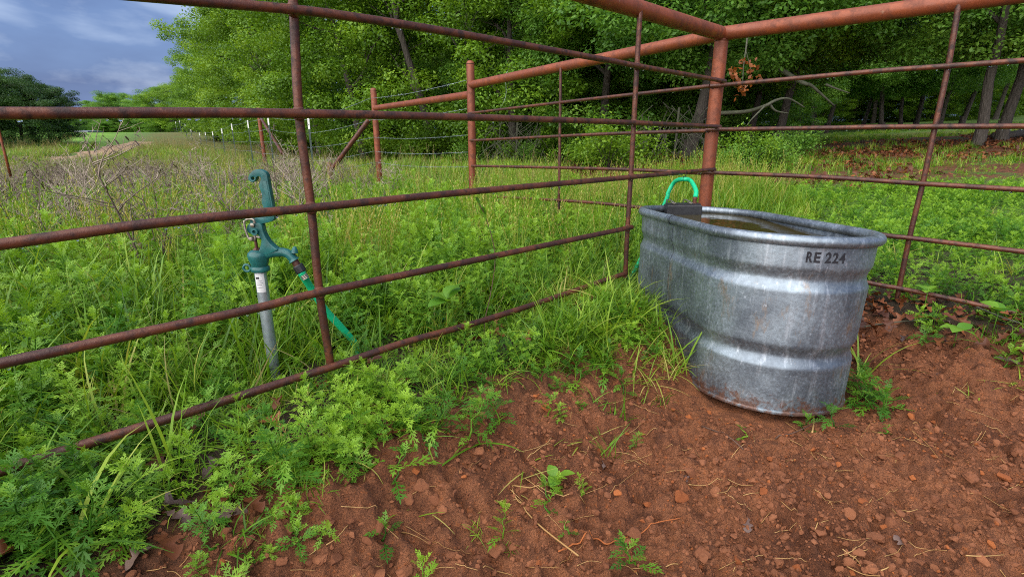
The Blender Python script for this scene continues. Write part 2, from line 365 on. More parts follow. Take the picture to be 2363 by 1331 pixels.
def fixnormals(me):
    b = bmesh.new(); b.from_mesh(me); bmesh.ops.recalc_face_normals(b, faces=b.faces); b.to_mesh(me); b.free()
def sharp(me, ang=40):
    try: me.set_sharp_from_angle(angle=R(ang))
    except Exception: pass
def obj(name, me, mat=None, parent=None, loc=None, link=True):
    o = bpy.data.objects.new(name, me)
    if mat is not None and me is not None and len(me.materials) == 0: me.materials.append(mat)
    if link: COL.objects.link(o)
    if loc is not None: o.location = loc
    if parent is not None:
        o.parent = parent
        if loc is None: o.matrix_parent_inverse = Matrix.Translation(-Vector(parent.location)) if not PARENT_LOCAL else Matrix()
    return o
PARENT_LOCAL = False        # part meshes are written in world coordinates; the parent Empty has only a location
def tag(o, label, cat, group=None, kind=None):
    if label: o['label'] = label
    if cat: o['category'] = cat
    if group: o['group'] = group
    if kind: o['kind'] = kind
    return o
def thing(name, label, cat, loc, group=None):
    o = bpy.data.objects.new(name, None); COL.objects.link(o); o.location = loc; o.empty_display_size = .1
    return tag(o, label, cat, group)
def part(name, mb, mat, parent, smooth=True, fix=True, ang=40):
    me = mb.mesh(name, smooth)
    if fix: fixnormals(me)
    if smooth: sharp(me, ang)
    return obj(name, me, mat, parent)
def np_mesh(name, V, F, tint=None, smooth=True):
    me = bpy.data.meshes.new(name); V = np.asarray(V, np.float32); F = np.asarray(F, np.int32); k = F.shape[1]
    me.vertices.add(len(V)); me.vertices.foreach_set('co', V.ravel())
    me.loops.add(F.size); me.loops.foreach_set('vertex_index', F.ravel())
    me.polygons.add(len(F)); me.polygons.foreach_set('loop_start', np.arange(0, F.size, k, dtype=np.int32)); me.polygons.foreach_set('loop_total', np.full(len(F), k, np.int32))
    if tint is not None:
        a = me.attributes.new('tint', 'FLOAT', 'POINT'); a.data.foreach_set('value', np.asarray(tint, np.float32))
    if smooth: me.polygons.foreach_set('use_smooth', np.ones(len(F), bool))
    me.update(calc_edges=True); me.validate(); return me

# ------------------------------------------------------------------ ground
def axis_coords(a, b, step, lo, hi, g=1.06, mx=12):
    c = list(np.arange(a, b, step)); s = step; x = c[-1]
    while x < hi: s = min(s * g, mx if abs(x) > 40 else 1.0); x += s; c.append(x)
    s = step; x = a; l = []
    while x > lo: s = min(s * g, mx if abs(x) > 40 else 1.0); x -= s; l.append(x)
    return np.array(l[::-1] + c)
gx = axis_coords(-1.0, 2.3, .0075, -500, 500); gy = axis_coords(.62, 2.75, .0075, -60, 600)
GX, GY = np.meshgrid(gx, gy); GZ = H(GX, GY)
nx, ny = len(gx), len(gy)
idx = np.arange(nx * ny).reshape(ny, nx)
F = np.stack([idx[:-1, :-1], idx[:-1, 1:], idx[1:, 1:], idx[1:, :-1]], -1).reshape(-1, 4)
gme = np_mesh('ground', np.stack([GX, GY, GZ], -1).reshape(-1, 3), F)
def fattr(me, nm, val):
    a = me.attributes.new(nm, 'FLOAT', 'POINT'); a.data.foreach_set('value', np.asarray(val, np.float32).ravel())
fx_, fy_ = GX.ravel(), GY.ravel()
fattr(gme, 'dirt', dirtmask(fx_, fy_))
# the tree line bends from the right of the pen away to the far left
def treeline(x):        # y of the tree line for a given x
    x = np.asarray(x, float)
    return np.interp(x, [-60, -40, -29, -14, -6, 0, 4, 6, 9, 14, 30], [110, 70, 50, 29, 19.5, 17, 14.5, 14, 13.5, 12.5, 12])
rr = np.hypot(fx_, fy_)
litter = sst(fy_ - treeline(fx_), -7.8, -6.4) * (1 - sst(fy_ - treeline(fx_), 7, 12)) * (.45 + .55 * sst(fx_, -10, 0))
hillm = sst(fy_, 27, 36) * sst(-fx_, 15, 22) * (1 - sst(fy_ - treeline(fx_), -14, -8))
fattr(gme, 'far', sst(rr, 3.5, 6) * (1 - dirtmask(fx_, fy_)) * .85)
fattr(gme, 'litter', litter); fattr(gme, 'hill', hillm)
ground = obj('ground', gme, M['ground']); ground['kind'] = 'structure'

pp = [(-160, 405), (-40, 394), (80, 384), (170, 372), (228, 360), (262, 348)]
pw = [ground_at(*q) for q in pp]
pw += [Vector((pw[-1].x - 3.0, pw[-1].y + 7, 0))]
def smoothline(pts, n):
    out = []
    P = [pts[0]] + list(pts) + [pts[-1]]
    for i in range(1, len(P) - 2):
        for k in range(n):
            t = k / n; a, b, c, d = P[i - 1], P[i], P[i + 1], P[i + 2]
            out.append(.5 * ((2 * b) + (c - a) * t + (2 * a - 5 * b + 4 * c - d) * t * t + (3 * b - 3 * c + d - a) * t ** 3))
    out.append(P[-2]); return out
PATH = smoothline(pw, 8); pv = []; pf = []
for i, p in enumerate(PATH):
    d = (PATH[min(i + 1, len(PATH) - 1)] - PATH[max(i - 1, 0)]); d.z = 0; d.normalize(); nrm = Vector((-d.y, d.x, 0))
    wd = (1.3 + .3 * math.sin(i * .9)) * (1 - .35 * min(1, max(0, i - 30) / 20))
    for j in range(7):
        q = p + nrm * wd * (j / 3 - 1); pv.append((q.x, q.y, float(H(q.x, q.y)) + .03 - (.028 if j in (0, 6) else 0)))
for i in range(len(PATH) - 1):
    for j in range(6): a = i * 7 + j; pf.append((a, a + 1, a + 8, a + 7))
pme = np_mesh('dirt_path', pv, pf); path = obj('dirt_path', pme, M['path']); path['kind'] = 'structure'
PATHXY = np.array([(p.x, p.y) for p in PATH])

# ------------------------------------------------------------------ scatter (geometry nodes, for uncountable stuff)
def in_view(P, mx=350, my=260):
    u, v, d = proj_np(P); return (d > .25) & (u > -mx) & (u < PW + mx) & (v > -my) & (v < PH + my)
def scatter(name, P, sc_, variants, mat, label, cat=None, tilt=.15, yaw=None, kind='stuff', parent=None):
    P = np.asarray(P, np.float32); n = len(P)
    me = bpy.data.meshes.new(name); me.vertices.add(n); me.vertices.foreach_set('co', P.ravel())
    rot = np.stack([rng.normal(0, tilt, n), rng.normal(0, tilt, n), rng.uniform(0, 6.283, n) if yaw is None else yaw], -1).astype(np.float32)
    a = me.attributes.new('rot', 'FLOAT_VECTOR', 'POINT'); a.data.foreach_set('vector', rot.ravel())
    a = me.attributes.new('scl', 'FLOAT', 'POINT'); a.data.foreach_set('value', np.asarray(sc_, np.float32))
    a = me.attributes.new('idx', 'INT', 'POINT'); a.data.foreach_set('value', rng.integers(0, len(variants), n).astype(np.int32))
    me.materials.append(mat)
    o = obj(name, me, None, parent)
    g = bpy.data.node_groups.new(name, 'GeometryNodeTree')
    g.interface.new_socket('Geometry', in_out='INPUT', socket_type='NodeSocketGeometry'); g.interface.new_socket('Geometry', in_out='OUTPUT', socket_type='NodeSocketGeometry')
    N = g.nodes.new; L = g.links.new
    gi = N('NodeGroupInput'); go = N('NodeGroupOutput'); ip = N('GeometryNodeInstanceOnPoints'); jg = N('GeometryNodeJoinGeometry')
    for vo in variants:
        oi = N('GeometryNodeObjectInfo'); oi.inputs['Object'].default_value = vo; gti = N('GeometryNodeGeometryToInstance')
        L(oi.outputs['Geometry'], gti.inputs[0]); L(gti.outputs[0], jg.inputs[0])
    def na(nm, ty):
        q = N('GeometryNodeInputNamedAttribute'); q.data_type = ty; q.inputs['Name'].default_value = nm; return [s for s in q.outputs if s.enabled and s.name == 'Attribute'][0]
    L(gi.outputs[0], ip.inputs['Points']); L(jg.outputs[0], ip.inputs['Instance']); ip.inputs['Pick Instance'].default_value = True
    L(na('idx', 'INT'), ip.inputs['Instance Index']); L(na('rot', 'FLOAT_VECTOR'), ip.inputs['Rotation']); L(na('scl', 'FLOAT'), ip.inputs['Scale'])
    L(ip.outputs[0], go.inputs[0])
    md = o.modifiers.new('scatter', 'NODES'); md.node_group = g
    tag(o, label, cat, kind=kind); return o
def hidden(name, me, mat): return obj(name, me, mat, link=False)

# ------------------------------------------------------------------ plant meshes
def basis(n, d):
    n = n.normalized(); t = (d - n * d.dot(n)).normalized(); return t, n.cross(t), n
def rag_leaf_geo(droop=.35, seed=0):            # unit-length deeply lobed leaf along +X, face up +Z
    r = random.Random(seed); vs = []; fs = []
    def z(x, y=0): return .28 * x - droop * x * x + abs(y) * .12
    def addp(pts, faces):
        o = len(vs); vs.extend((x, y, z(x, y)) for x, y in pts); fs.extend(tuple(i + o for i in f) for f in faces)
    addp([(0, -.010), (0, .010), (.5, .022), (.5, -.022), (.95, .016), (.95, -.016)], [(0, 3, 2, 1), (3, 5, 4, 2)])
    for xb, ln, wd in ((.20, .18, .024), (.36, .32, .032), (.54, .36, .034), (.71, .29, .030), (.86, .17, .024)):
        for sg in (-1, 1):
            x0 = xb + r.uniform(-.035, .035); l = ln * r.uniform(.68, 1.2); a = R(r.uniform(36, 60)); c, s_ = math.cos(a), math.sin(a)
            p = lambda u, v: (x0 + u * c - v * s_, sg * (u * s_ + v * c))
            pts = [p(0, -wd * .6), p(0, wd * .6), p(l * .6, wd), p(l * .6, -wd), p(l, 0), p(l * .42, wd * .8), p(l * .72, wd * 3.0), p(l * .40, -wd * .8), p(l * .74, -wd * 3.0)]
            f1 = [(0, 3, 2, 1), (3, 4, 2), (5, 2, 6), (7, 8, 3)]
            addp(pts, f1 if sg > 0 else [tuple(reversed(f)) for f in f1])
    addp([(.90, .016), (.90, -.016), (.98, -.035), (.98, .035), (1.10, 0)], [(0, 1, 2, 3), (3, 2, 4)])
    return vs, fs
RAG = [rag_leaf_geo(.30, 1), rag_leaf_geo(.65, 2), rag_leaf_geo(.15, 3), rag_leaf_geo(.45, 4), rag_leaf_geo(.85, 5)]
def rag_layout(h, nn, seed, leaf=.09, lean=.15):   # stem polyline and leaf placements
    r = random.Random(seed); st = []; x = y = 0; dx, dy = r.uniform(-lean, lean), r.uniform(-lean, lean)
    for i in range(6):
        t = i / 5; st.append(Vector((dx * h * t + .01 * r.uniform(-1, 1), dy * h * t + .01 * r.uniform(-1, 1), h * t)))
    lv = []; a = r.uniform(0, 6.28)
    for i in range(nn):
        t = .08 + .92 * (i / max(1, nn - 1)); k = min(4, int(t * 5)); p = st[k].lerp(st[k + 1], t * 5 - k)
        a += R(90) + r.uniform(-.3, .3)
        sz = leaf * (1.15 - .55 * t ** 2) * r.uniform(.8, 1.2); el = R(5 + 50 * t ** 2) + r.uniform(-.2, .25)
        for q in (0, math.pi):
            aa = a + q + r.uniform(-.25, .25)
            d = Vector((math.cos(aa) * math.cos(el), math.sin(aa) * math.cos(el), math.sin(el)))
            tt, b, nrm = basis(Vector((0, 0, 1)) + Vector((r.uniform(-.3, .3), r.uniform(-.3, .3), 0)) - d * 0, d)
            x = d; zax = (Vector((0, 0, 1)) - x * x.z); zax = (zax.normalized() if zax.length > .05 else Vector((1, 0, 0))); yax = zax.cross(x)
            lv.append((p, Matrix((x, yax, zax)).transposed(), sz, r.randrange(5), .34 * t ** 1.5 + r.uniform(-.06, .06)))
    for i in range(4):
        aa = r.uniform(0, 6.28); el = R(r.uniform(40, 75)); x = Vector((math.cos(aa) * math.cos(el), math.sin(aa) * math.cos(el), math.sin(el)))
        zax = (Vector((0, 0, 1)) - x * x.z).normalized(); lv.append((st[-1], Matrix((x, zax.cross(x), zax)).transposed(), leaf * .45, r.randrange(5), .45))
    return st, lv
def rag_mesh(name, h, nn, seed, leaf=.09):
    mb = MB(); st, lv = rag_layout(h, nn, seed, leaf)
    mb.tube(st, [.0028 - .0016 * i / 5 for i in range(6)], 4, False, -.05)
    for p, m3, sz, k, tint in lv:
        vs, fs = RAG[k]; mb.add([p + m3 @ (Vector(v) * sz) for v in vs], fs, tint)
    return mb.mesh(name)
def blade(mb, p, d, ln, wd, bend, n=5, tint=0, fold=0):
    d = Vector(d).normalized(); side = Vector((-d.y, d.x, 0)); side = side.normalized() if side.length > 1e-3 else Vector((1, 0, 0))
    hz = Vector((d.x, d.y, 0)); hz = hz.normalized() if hz.length > 1e-3 else Vector((1, 0, 0))
    q = Vector(p); vs = []; dd = d.copy()
    for i in range(n + 1):
        t = i / n; wv = wd * (1 - t ** 1.8) * (.7 + .6 * min(1, t * 3)) * .5 + .0003
        vs += [q - side * wv, q + side * wv]
        dd = (dd + hz * bend / n * .5 - Vector((0, 0, bend / n * (.3 + t)))).normalized(); q = q + dd * ln / n
    mb.add(vs, [(2 * i, 2 * i + 1, 2 * i + 3, 2 * i + 2) for i in range(n)], tint)
def tuft_mesh(name, seed, nb=14, ln=(.12, .28), wd=(.003, .006), spread=.04, el=(45, 88), bend=(.3, 1.4), heads=0, tint=(-.15, .2)):
    r = random.Random(seed); mb = MB()
    for i in range(nb):
        a = r.uniform(0, 6.28); e = R(r.uniform(*el)); rr_ = spread * math.sqrt(r.random()); b = r.uniform(0, 6.28)
        blade(mb, (rr_ * math.cos(b), rr_ * math.sin(b), -.01), (math.cos(a) * math.cos(e), math.sin(a) * math.cos(e), math.sin(e)), r.uniform(*ln), r.uniform(*wd), r.uniform(*bend), 5, r.uniform(*tint))
    for i in range(heads):
        a = r.uniform(0, 6.28); hgt = ln[1] * r.uniform(1.1, 1.5); lean = r.uniform(.05, .3); p0 = Vector((0, 0, 0)); pts = []
        for k in range(7):
            t = k / 6; pts.append(Vector((math.cos(a) * lean * hgt * t * t, math.sin(a) * lean * hgt * t * t, hgt * t)))
        mb.tube(pts, .0012, 3, False, .25)
        for k in range(9):
            t = .68 + .32 * k / 9; j = min(5, int(t * 6)); p = pts[j].lerp(pts[j + 1], t * 6 - j); d = (pts[j + 1] - pts[j]).normalized()
            sd_ = Vector((math.cos(a + 1.57), math.sin(a + 1.57), 0)) * (1 if k % 2 else -1)
            blade(mb, p, d + sd_ * .5, .016, .006, .1, 2, .42)
    return mb.mesh(name)
RAGV = [hidden('ragweed_tall', rag_mesh('ragweed_tall', h, nn, s, lf), M['ragweed']) for h, nn, s, lf in ((.30, 15, 1, .074), (.37, 17, 2, .080), (.24, 13, 3, .070), (.33, 15, 4, .085), (.20, 12, 5, .066))]
RAGS = [hidden('ragweed_short', rag_mesh('ragweed_short', h, nn, s, lf), M['ragweed']) for h, nn, s, lf in ((.11, 8, 11, .060), (.14, 9, 12, .066), (.09, 7, 13, .055), (.07, 6, 14, .050))]
TUFT = [hidden('grass_tuft', tuft_mesh('grass_tuft', s, 16, (.14, .34), (.0035, .007), .05), M['grass']) for s in (1, 2, 3)]
TUFTS = [hidden('grass_short', tuft_mesh('grass_short', s, 15, (.06, .17), (.0025, .005), .04, (25, 85), (.5, 1.8)), M['grass']) for s in (4, 5, 6)]
SEED = [hidden('grass_seeding', tuft_mesh('grass_seeding', s, 10, (.2, .4), (.003, .006), .06, (60, 88), (.2, .8), 4, (.0, .3)), M['grass']) for s in (7, 8, 9)]
DRYN = [hidden('withered_tuft', tuft_mesh('withered_tuft', s, 7, (.1, .3), (.0025, .005), .06, (20, 85), (.4, 1.6), 0, (-.1, .4)), M['drygrass']) for s in (31, 32)]
FLATS = [hidden('straw_bits', tuft_mesh('straw_bits', s, 5, (.05, .14), (.0018, .003), .05, (0, 8), (.0, .15), 0, (-.2, .3)), M['straw']) for s in (41, 42)]
FART = [hidden('field_grass', tuft_mesh('field_grass', s, 26, (.18, .42), (.008, .015), .16, (50, 88), (.2, 1.0), 0, (-.2, .25)), M['grass']) for s in (21, 22, 23)]
DRYT = [hidden('field_dry_grass', tuft_mesh('field_dry_grass', s, 24, (.2, .45), (.006, .012), .16, (50, 88), (.2, .9), 3, (-.2, .3)), M['drygrass']) for s in (24, 25, 26)]

def dead_weed_geo(seed, h=.75):
    r = random.Random(seed); mb = MB(); leafs = MB()
    def stem(p, d, ln, rad, lvl):
        pts = [p]; q = p.copy(); dd = d.copy(); n = 6
        for i in range(n):
            dd = (dd + Vector((r.uniform(-1, 1), r.uniform(-1, 1), r.uniform(-.3, .35))) * (.16 + .06 * lvl)).normalized(); q = q + dd * ln / n; pts.append(q.copy())
        mb.tube(pts, [rad * (1 - .75 * i / n) for i in range(n + 1)], 3, False, r.uniform(-.2, .25) - .1 * lvl * -1)
        if lvl < 2:
            for k in range(11 if lvl == 0 else 4):
                t = r.uniform(.25, 1.0) ** .8; j = min(n - 1, int(t * n)); b = pts[j].lerp(pts[j + 1], t * n - j)
                a = r.uniform(0, 6.28); e = r.uniform(.35, 1.1)
                stem(b, Vector((math.cos(a) * math.cos(e), math.sin(a) * math.cos(e), math.sin(e))), ln * r.uniform(.22, .42), rad * .5, lvl + 1)
        else:
            for k in range(2):
                b = pts[r.randrange(3, n)]; a = r.uniform(0, 6.28)
                blade(mb, b, (math.cos(a), math.sin(a), r.uniform(-1.0, .2)), r.uniform(.02, .05), r.uniform(.004, .009), 1.0, 2, r.uniform(-.45, -.1))
    stem(Vector((0, 0, 0)), Vector((r.uniform(-.3, .3), r.uniform(-.3, .3), 1)).normalized(), h, .0066, 0)
    return mb
def lance_mesh(name, h, n, seed):
    r = random.Random(seed); mb = MB(); pts = [Vector((r.uniform(-.02, .02) * i, r.uniform(-.02, .02) * i, h * i / 5)) for i in range(6)]; mb.tube(pts, [.0026 - .0003 * i for i in range(6)], 4, False, -.1); a = 0
    for i in range(n):
        t = .12 + .88 * i / n; j = min(4, int(t * 5)); p = pts[j].lerp(pts[j + 1], t * 5 - j); a += 2.4 + r.uniform(-.3, .3); e = .35 + .6 * t
        blade(mb, p, (math.cos(a) * math.cos(e), math.sin(a) * math.cos(e), math.sin(e)), r.uniform(.05, .085) * (1.1 - .4 * t), r.uniform(.009, .015), r.uniform(.5, 1.3), 3, .35 * t * t + r.uniform(-.08, .08))
    return mb.mesh(name)
LANCE = [hidden('lance_weed', lance_mesh('lance_weed', h, n, s), M['ragweed']) for h, n, s in ((.32, 26, 1), (.24, 20, 2), (.40, 30, 3))]
DEADM = [dead_weed_geo(s, h).mesh('dead_weed') for s, h in ((1, .7), (2, .6), (3, .8), (4, .55))]
DEAD = [hidden('dead_weed_source', me, M['deadweed']) for me in DEADM]

# ------------------------------------------------------------------ tank (2 x 2 x 4 ft round end, slightly sunk at the far end)
TX, TY, TPHI = .927, 2.143, R(97)
TL, TW = 1.20, .622
txl = Vector((math.cos(TPHI), math.sin(TPHI), 0)); tyl = Vector((-math.sin(TPHI), math.cos(TPHI), 0))
tiltl, tiltw = -.045, .042
ax = (txl + Vector((0, 0, tiltl))).normalized(); ay = (tyl + Vector((0, 0, tiltw))); ay = (ay - ax * ay.dot(ax)).normalized(); az_ = ax.cross(ay)
TMAT = Matrix((ax, ay, az_)).transposed().to_4x4(); TMAT.translation = Vector((TX, TY, .0))
def stadium(off, n=40):
    r = TW / 2 + off; k = (TL - TW) / 2; o = []
    for i in range(n + 1): a = -math.pi / 2 + math.pi * i / n; o.append((k + r * math.cos(a), r * math.sin(a)))
    m = 14
    for i in range(1, m): o.append((k - 2 * k * i / m, r))
    for i in range(n + 1): a = math.pi / 2 + math.pi * i / n; o.append((-k + r * math.cos(a), r * math.sin(a)))
    for i in range(1, m): o.append((-k + 2 * k * i / m, -r))
    return o
def wall_off(z):           # outside of the sheet: slight taper and two pressed grooves
    o = -.031 + .012 * z / .61
    for zc in (.466, .205):
        d = abs(z - zc)
        if d < .036: o -= .0125 * (1 - (d / .036) ** 1.5)
    return o
tank = thing('stock_tank', 'oval galvanised steel stock tank marked RE 224 standing in the fence corner', 'water tank', (0, 0, 0))
tank.matrix_world = TMAT
PARENT_LOCAL = True
def loft(loops, closed=True):
    mb = MB(); n = len(loops[0]); vs = [p for l in loops for p in l]
    mb.add(vs, [(i * n + j, i * n + (j + 1) % n, (i + 1) * n + (j + 1) % n, (i + 1) * n + j) for i in range(len(loops) - 1) for j in range(n)]); return mb
zs = [.004 + i * (.586) / 90 for i in range(91)]
def dent(x, y, z): q = 1 + .010 * (float(fbm(math.atan2(y, x) * 2.2 + 9, z * 6, 3, 7)) - .5); return (x * q, y * q, z)
lo = [[dent(x, y, z) for x, y in stadium(wall_off(z))] for z in zs]
li = [[dent(x, y, z) for x, y in stadium(wall_off(z) - .0025)] for z in reversed(zs)]
part('wall', loft(lo + li), M['galv'], tank, ang=60)
mb = MB(); rp = stadium(-.0175); n = len(rp); mm = 14; RR = .0185
vs = []
for i in range(n):
    x, y = rp[i]; a = Vector(rp[(i + 1) % n]) - Vector(rp[i - 1]); nrm = Vector((a.y, -a.x)).normalized()
    for j in range(mm):
        q = 2 * math.pi * j / mm; vs.append((x + nrm.x * RR * math.cos(q), y + nrm.y * RR * math.cos(q), .592 + RR * math.sin(q)))
mb.add(vs, [(i * mm + j, ((i + 1) % n) * mm + j, ((i + 1) % n) * mm + (j + 1) % mm, i * mm + (j + 1) % mm) for i in range(n) for j in range(mm)])
part('rim', mb, M['galv'], tank)
mb = loft([[(x, y, z) for x, y in stadium(o)] for o, z in ((-.030, .0), (-.026, .0015), (-.0245, .007), (-.026, .0125), (-.030, .014))]); part('base_bead', mb, M['galv'], tank)
bt = stadium(-.034); mb = MB(); mb.add([(x, y, .02) for x, y in bt], [tuple(range(len(bt)))]); part('bottom', mb, M['galv'], tank, fix=False)
# riveted seam strap on the long side facing the fence, wrapped over the rim
def seam_x(xc, wd, lift, z0=.01, z1=.572):
    mb = MB(); k = 60; vs = []
    for i in range(k + 1):
        z = z0 + (z1 - z0) * i / k; yy = TW / 2 + wall_off(z) + lift
        vs += [dent(xc - wd / 2, yy, z), dent(xc + wd / 2, yy, z)]
    mb.add(vs, [(2 * i, 2 * i + 1, 2 * i + 3, 2 * i + 2) for i in range(k)]); return mb
SEAMX = .02
part('seam_strap', seam_x(SEAMX, .05, .0012), M['galv'], tank)
mb = MB(); mb.lathe((SEAMX - .025, TW / 2 - .0175, .592), [(RR + .0016, 0), (RR + .0016, .05)], 20, (1, 0, 0), False); part('rim_sleeve', mb, M['galv'], tank)
# stencilled lettering, each character a mesh of its own bent round the near end
k_ = (TL - TW) / 2; rad_ = TW / 2
best = None
for i in range(400):
    a = math.pi / 2 + math.pi * i / 400; p = TMAT @ Vector((-k_ + (rad_ - .02) * math.cos(a), (rad_ - .02) * math.sin(a), .535))
    u, v_, d_ = proj_np(np.array([p])); e = abs(u[0] - 1909)
    if best is None or e < best[0]: best = (e, a)
TA = best[1]; xs = 0.0; chars = []
for ch in 'RE 224':
    if ch == ' ': xs += .011; continue
    cu = bpy.data.curves.new('letter', 'FONT'); cu.body = ch; cu.size = .045; cu.offset = .0015
    to = bpy.data.objects.new('letter', cu); COL.objects.link(to); bpy.context.view_layer.update()
    tme = bpy.data.meshes.new_from_object(to.evaluated_get(bpy.context.evaluated_depsgraph_get())); COL.objects.unlink(to); bpy.data.objects.remove(to)
    x0 = min(v.co.x for v in tme.vertices); x1 = max(v.co.x for v in tme.vertices); wx = .0190
    chars.append((tme, xs - 0, x0, wx / (x1 - x0))); xs += wx + .0040
for tme, xo, x0, kx in chars:
    b = bmesh.new(); b.from_mesh(tme); bmesh.ops.subdivide_edges(b, edges=[e for e in b.edges if e.calc_length() > .012], cuts=2)
    for v in b.verts:
        z = .528 + v.co.y; r_ = rad_ + wall_off(z) + .0009; a = TA + ((v.co.x - x0) * kx + xo - xs / 2) / r_
        v.co = dent(-k_ + r_ * math.cos(a), r_ * math.sin(a), z)
    b.to_mesh(tme); b.free(); tme.name = 'letter'; obj('letter', tme, M['ink'], tank)
PARENT_LOCAL = False
# water
wl = [TMAT @ Vector((x, y, .550)) for x, y in stadium(-.0228)]
zz = sum(p.z for p in wl) / len(wl)
mb = MB(); nW = len(wl); cen = Vector((TX, TY, zz)); vs = [(cen.x, cen.y, zz)]
for q in (.4, .75, 1.0): vs += [(cen.x + (p.x - cen.x) * q, cen.y + (p.y - cen.y) * q, zz) for p in wl]
fs = [(0, 1 + j, 1 + (j + 1) % nW) for j in range(nW)]
for r_ in range(2): fs += [(1 + r_ * nW + j, 1 + (r_ + 1) * nW + j, 1 + (r_ + 1) * nW + (j + 1) % nW, 1 + r_ * nW + (j + 1) % nW) for j in range(nW)]
mb.add(vs, fs); me = mb.mesh('tank_water'); 
wo = obj('tank_water', me, M['water']); tag(wo, 'murky olive water nearly filling the galvanised stock tank', 'water')
WZ = zz

# ------------------------------------------------------------------ float valve
FVY = 2.645; fc = at_y(1580, 480, FVY)
fv = thing('float_valve', 'black plastic float valve box clamped inside the tank rim', 'float valve', (fc.x, fc.y, WZ))
hw = (at_y(1621, 480, FVY).x - at_y(1540, 480, FVY).x) / 2; ztop = at_y(1580, 474, FVY).z
mb = MB(); mb.box((fc.x, fc.y + .03, (ztop + WZ - .03) / 2), (2 * hw, .07, ztop - WZ + .03)); p_ = part('housing', mb, M['black'], fv, False)
bv = p_.modifiers.new('bevel', 'BEVEL'); bv.width = .005; bv.segments = 2
mb = MB(); mb.box((fc.x, fc.y + .032, ztop + .003), (2 * hw - .012, .052, .007)); mb2 = part('lid', mb, M['black'], fv, False)
for sx in (-.62, .35):
    x0 = fc.x + hw * sx; mb = MB(); ym = fc.y + .03
    mb.tube([(x0, ym - .03, ztop + .008), (x0 + .004, ym + .0, ztop + .014), (x0 - .006, ym + .04, ztop + .020), (x0 - .010, ym + .065, ztop + .016), (x0 - .010, ym + .070, ztop - .01)], .0035, 6)
    mb.box((x0, ym - .012, ztop + .011), (.02, .03, .004)); part('clamp', mb, M['steel'], fv)
hx = at_y(1608, 470, FVY).x
mb = MB(); mb.lathe((hx, fc.y + .035, ztop + .004), [(.013, 0), (.013, .008), (.010, .009), (.010, .022), (.0118, .023), (.0118, .034)], 14); part('hose_barb', mb, M['rust_dark'], fv)
HEND = Vector((hx, fc.y + .035, ztop + .034))

# ------------------------------------------------------------------ rusty pipe fences
RODR = .0113
PL = (CX + NL[0] * .045, CY + NL[1] * .045); PR = (CX + NR[0] * .045, CY + NR[1] * .045)
def L_(px, py, off=0): return on_plane(px, py, (PL[0] + NL[0] * off, PL[1] + NL[1] * off), NL)
def R_(px, py, off=0): return on_plane(px, py, (PR[0] + NR[0] * off, PR[1] + NR[1] * off), NR)
def poly_tube(pts, r, n=14, sub=6): 
    mb = MB(); mb.tube(smoothline([Vector(p) for p in pts], sub), r, n); return mb
def drops(parent, pts, r, n, seed):
    rr_ = random.Random(seed); mb = MB(); P = smoothline([Vector(p) for p in pts], 10)
    for i in range(n):
        t = rr_.random() * (len(P) - 1.01); j = int(t); p = P[j].lerp(P[j + 1], t - j)
        if not in_view(np.array([p]), 60, 60)[0]: continue
        s_ = rr_.uniform(.0018, .0036)
        mb.lathe(p - Vector((0, 0, r + s_ * .8)), [(.0002, -s_ * .9), (s_ * .75, -s_ * .55), (s_, 0), (s_ * .8, s_ * .6), (s_ * .4, s_ * 1.3)], 7)
    if mb.v:
        o = part('water_drops', mb, M['drop'], parent); o['kind'] = 'stuff'
def extend_left(pts, dist):                       # carry a rail on past the frame in its own direction
    d = (pts[0] - pts[1]).normalized(); return [pts[0] + d * dist] + pts
fl = thing('pipe_fence', 'rusty welded rod fence panel running along the weeds in front of the hand hydrant', 'fence', (PL[0] - 1.5, PL[1] - 1.5, .15))
LR = [
 [(469, 4), (667, 22), (800, 38), (1038, 75), (1400, 139), (1473, 153), (1673, 188)],
 [(0, 262), (405, 260.5), (694, 262.5), (1038, 270), (1400, 281), (1662, 293)],
 [(0, 564), (360, 515), (717, 480), (1038, 447), (1400, 414), (1649, 391)],
 [(0, 838.5), (338, 765), (600, 709), (741, 674), (1140, 591), (1458, 524)],
 [(0, 1086), (175, 1031), (393, 964), (655, 881), (786, 839.5), (937, 789), (1106, 742), (1275, 688), (1394, 647), (1440, 632)]]
for k, q in enumerate(LR):
    pts = extend_left([L_(*p) for p in q], .9)
    rail = part('rail', poly_tube(pts, RODR), M['rod'], fl)
    drops(rail, pts[1:], RODR, (14, 26, 50, 26, 10)[k], k)
for q in ([(657, -120), (676, 0), (690, 263), (718, 480), (738, 680), (763, 842)], [(1477, 26), (1466, 220), (1456, 400), (1447, 545), (1443, 640)]):
    part('upright', poly_tube([L_(*p, -.0225) for p in q], RODR), M['rod'], fl)
    for rq in LR:                                  # weld beads where upright and rails cross
        for i in range(len(rq) - 1):
            (x0, y0), (x1, y1) = rq[i], rq[i + 1]
            for j in range(len(q) - 1):
                (a0, b0), (a1, b1) = q[j], q[j + 1]
                den = (x1 - x0) * (b1 - b0) - (y1 - y0) * (a1 - a0)
                if abs(den) < 1e-6: continue
                t = ((a0 - x0) * (b1 - b0) - (b0 - y0) * (a1 - a0)) / den; u = ((a0 - x0) * (y1 - y0) - (b0 - y0) * (x1 - x0)) / den
                if 0 <= t <= 1 and 0 <= u <= 1:
                    c = L_(x0 + t * (x1 - x0), y0 + t * (y1 - y0), -.0113)
                    mb = MB(); mb.lathe(c, [(.006, -.017), (.0125, -.0135), (.0138, -.009), (.0128, 0), (.0138, .009), (.0125, .0135), (.006, .017)], 12); part('weld', mb, M['rust_dark'], fl)
PRAD = .0365
tp = [L_(*p, -.045) for p in ((1400, -17), (1494, 17), (1667, 79))]; tdir = (tp[0] - tp[2]).normalized()
ZTOP = tp[2].z
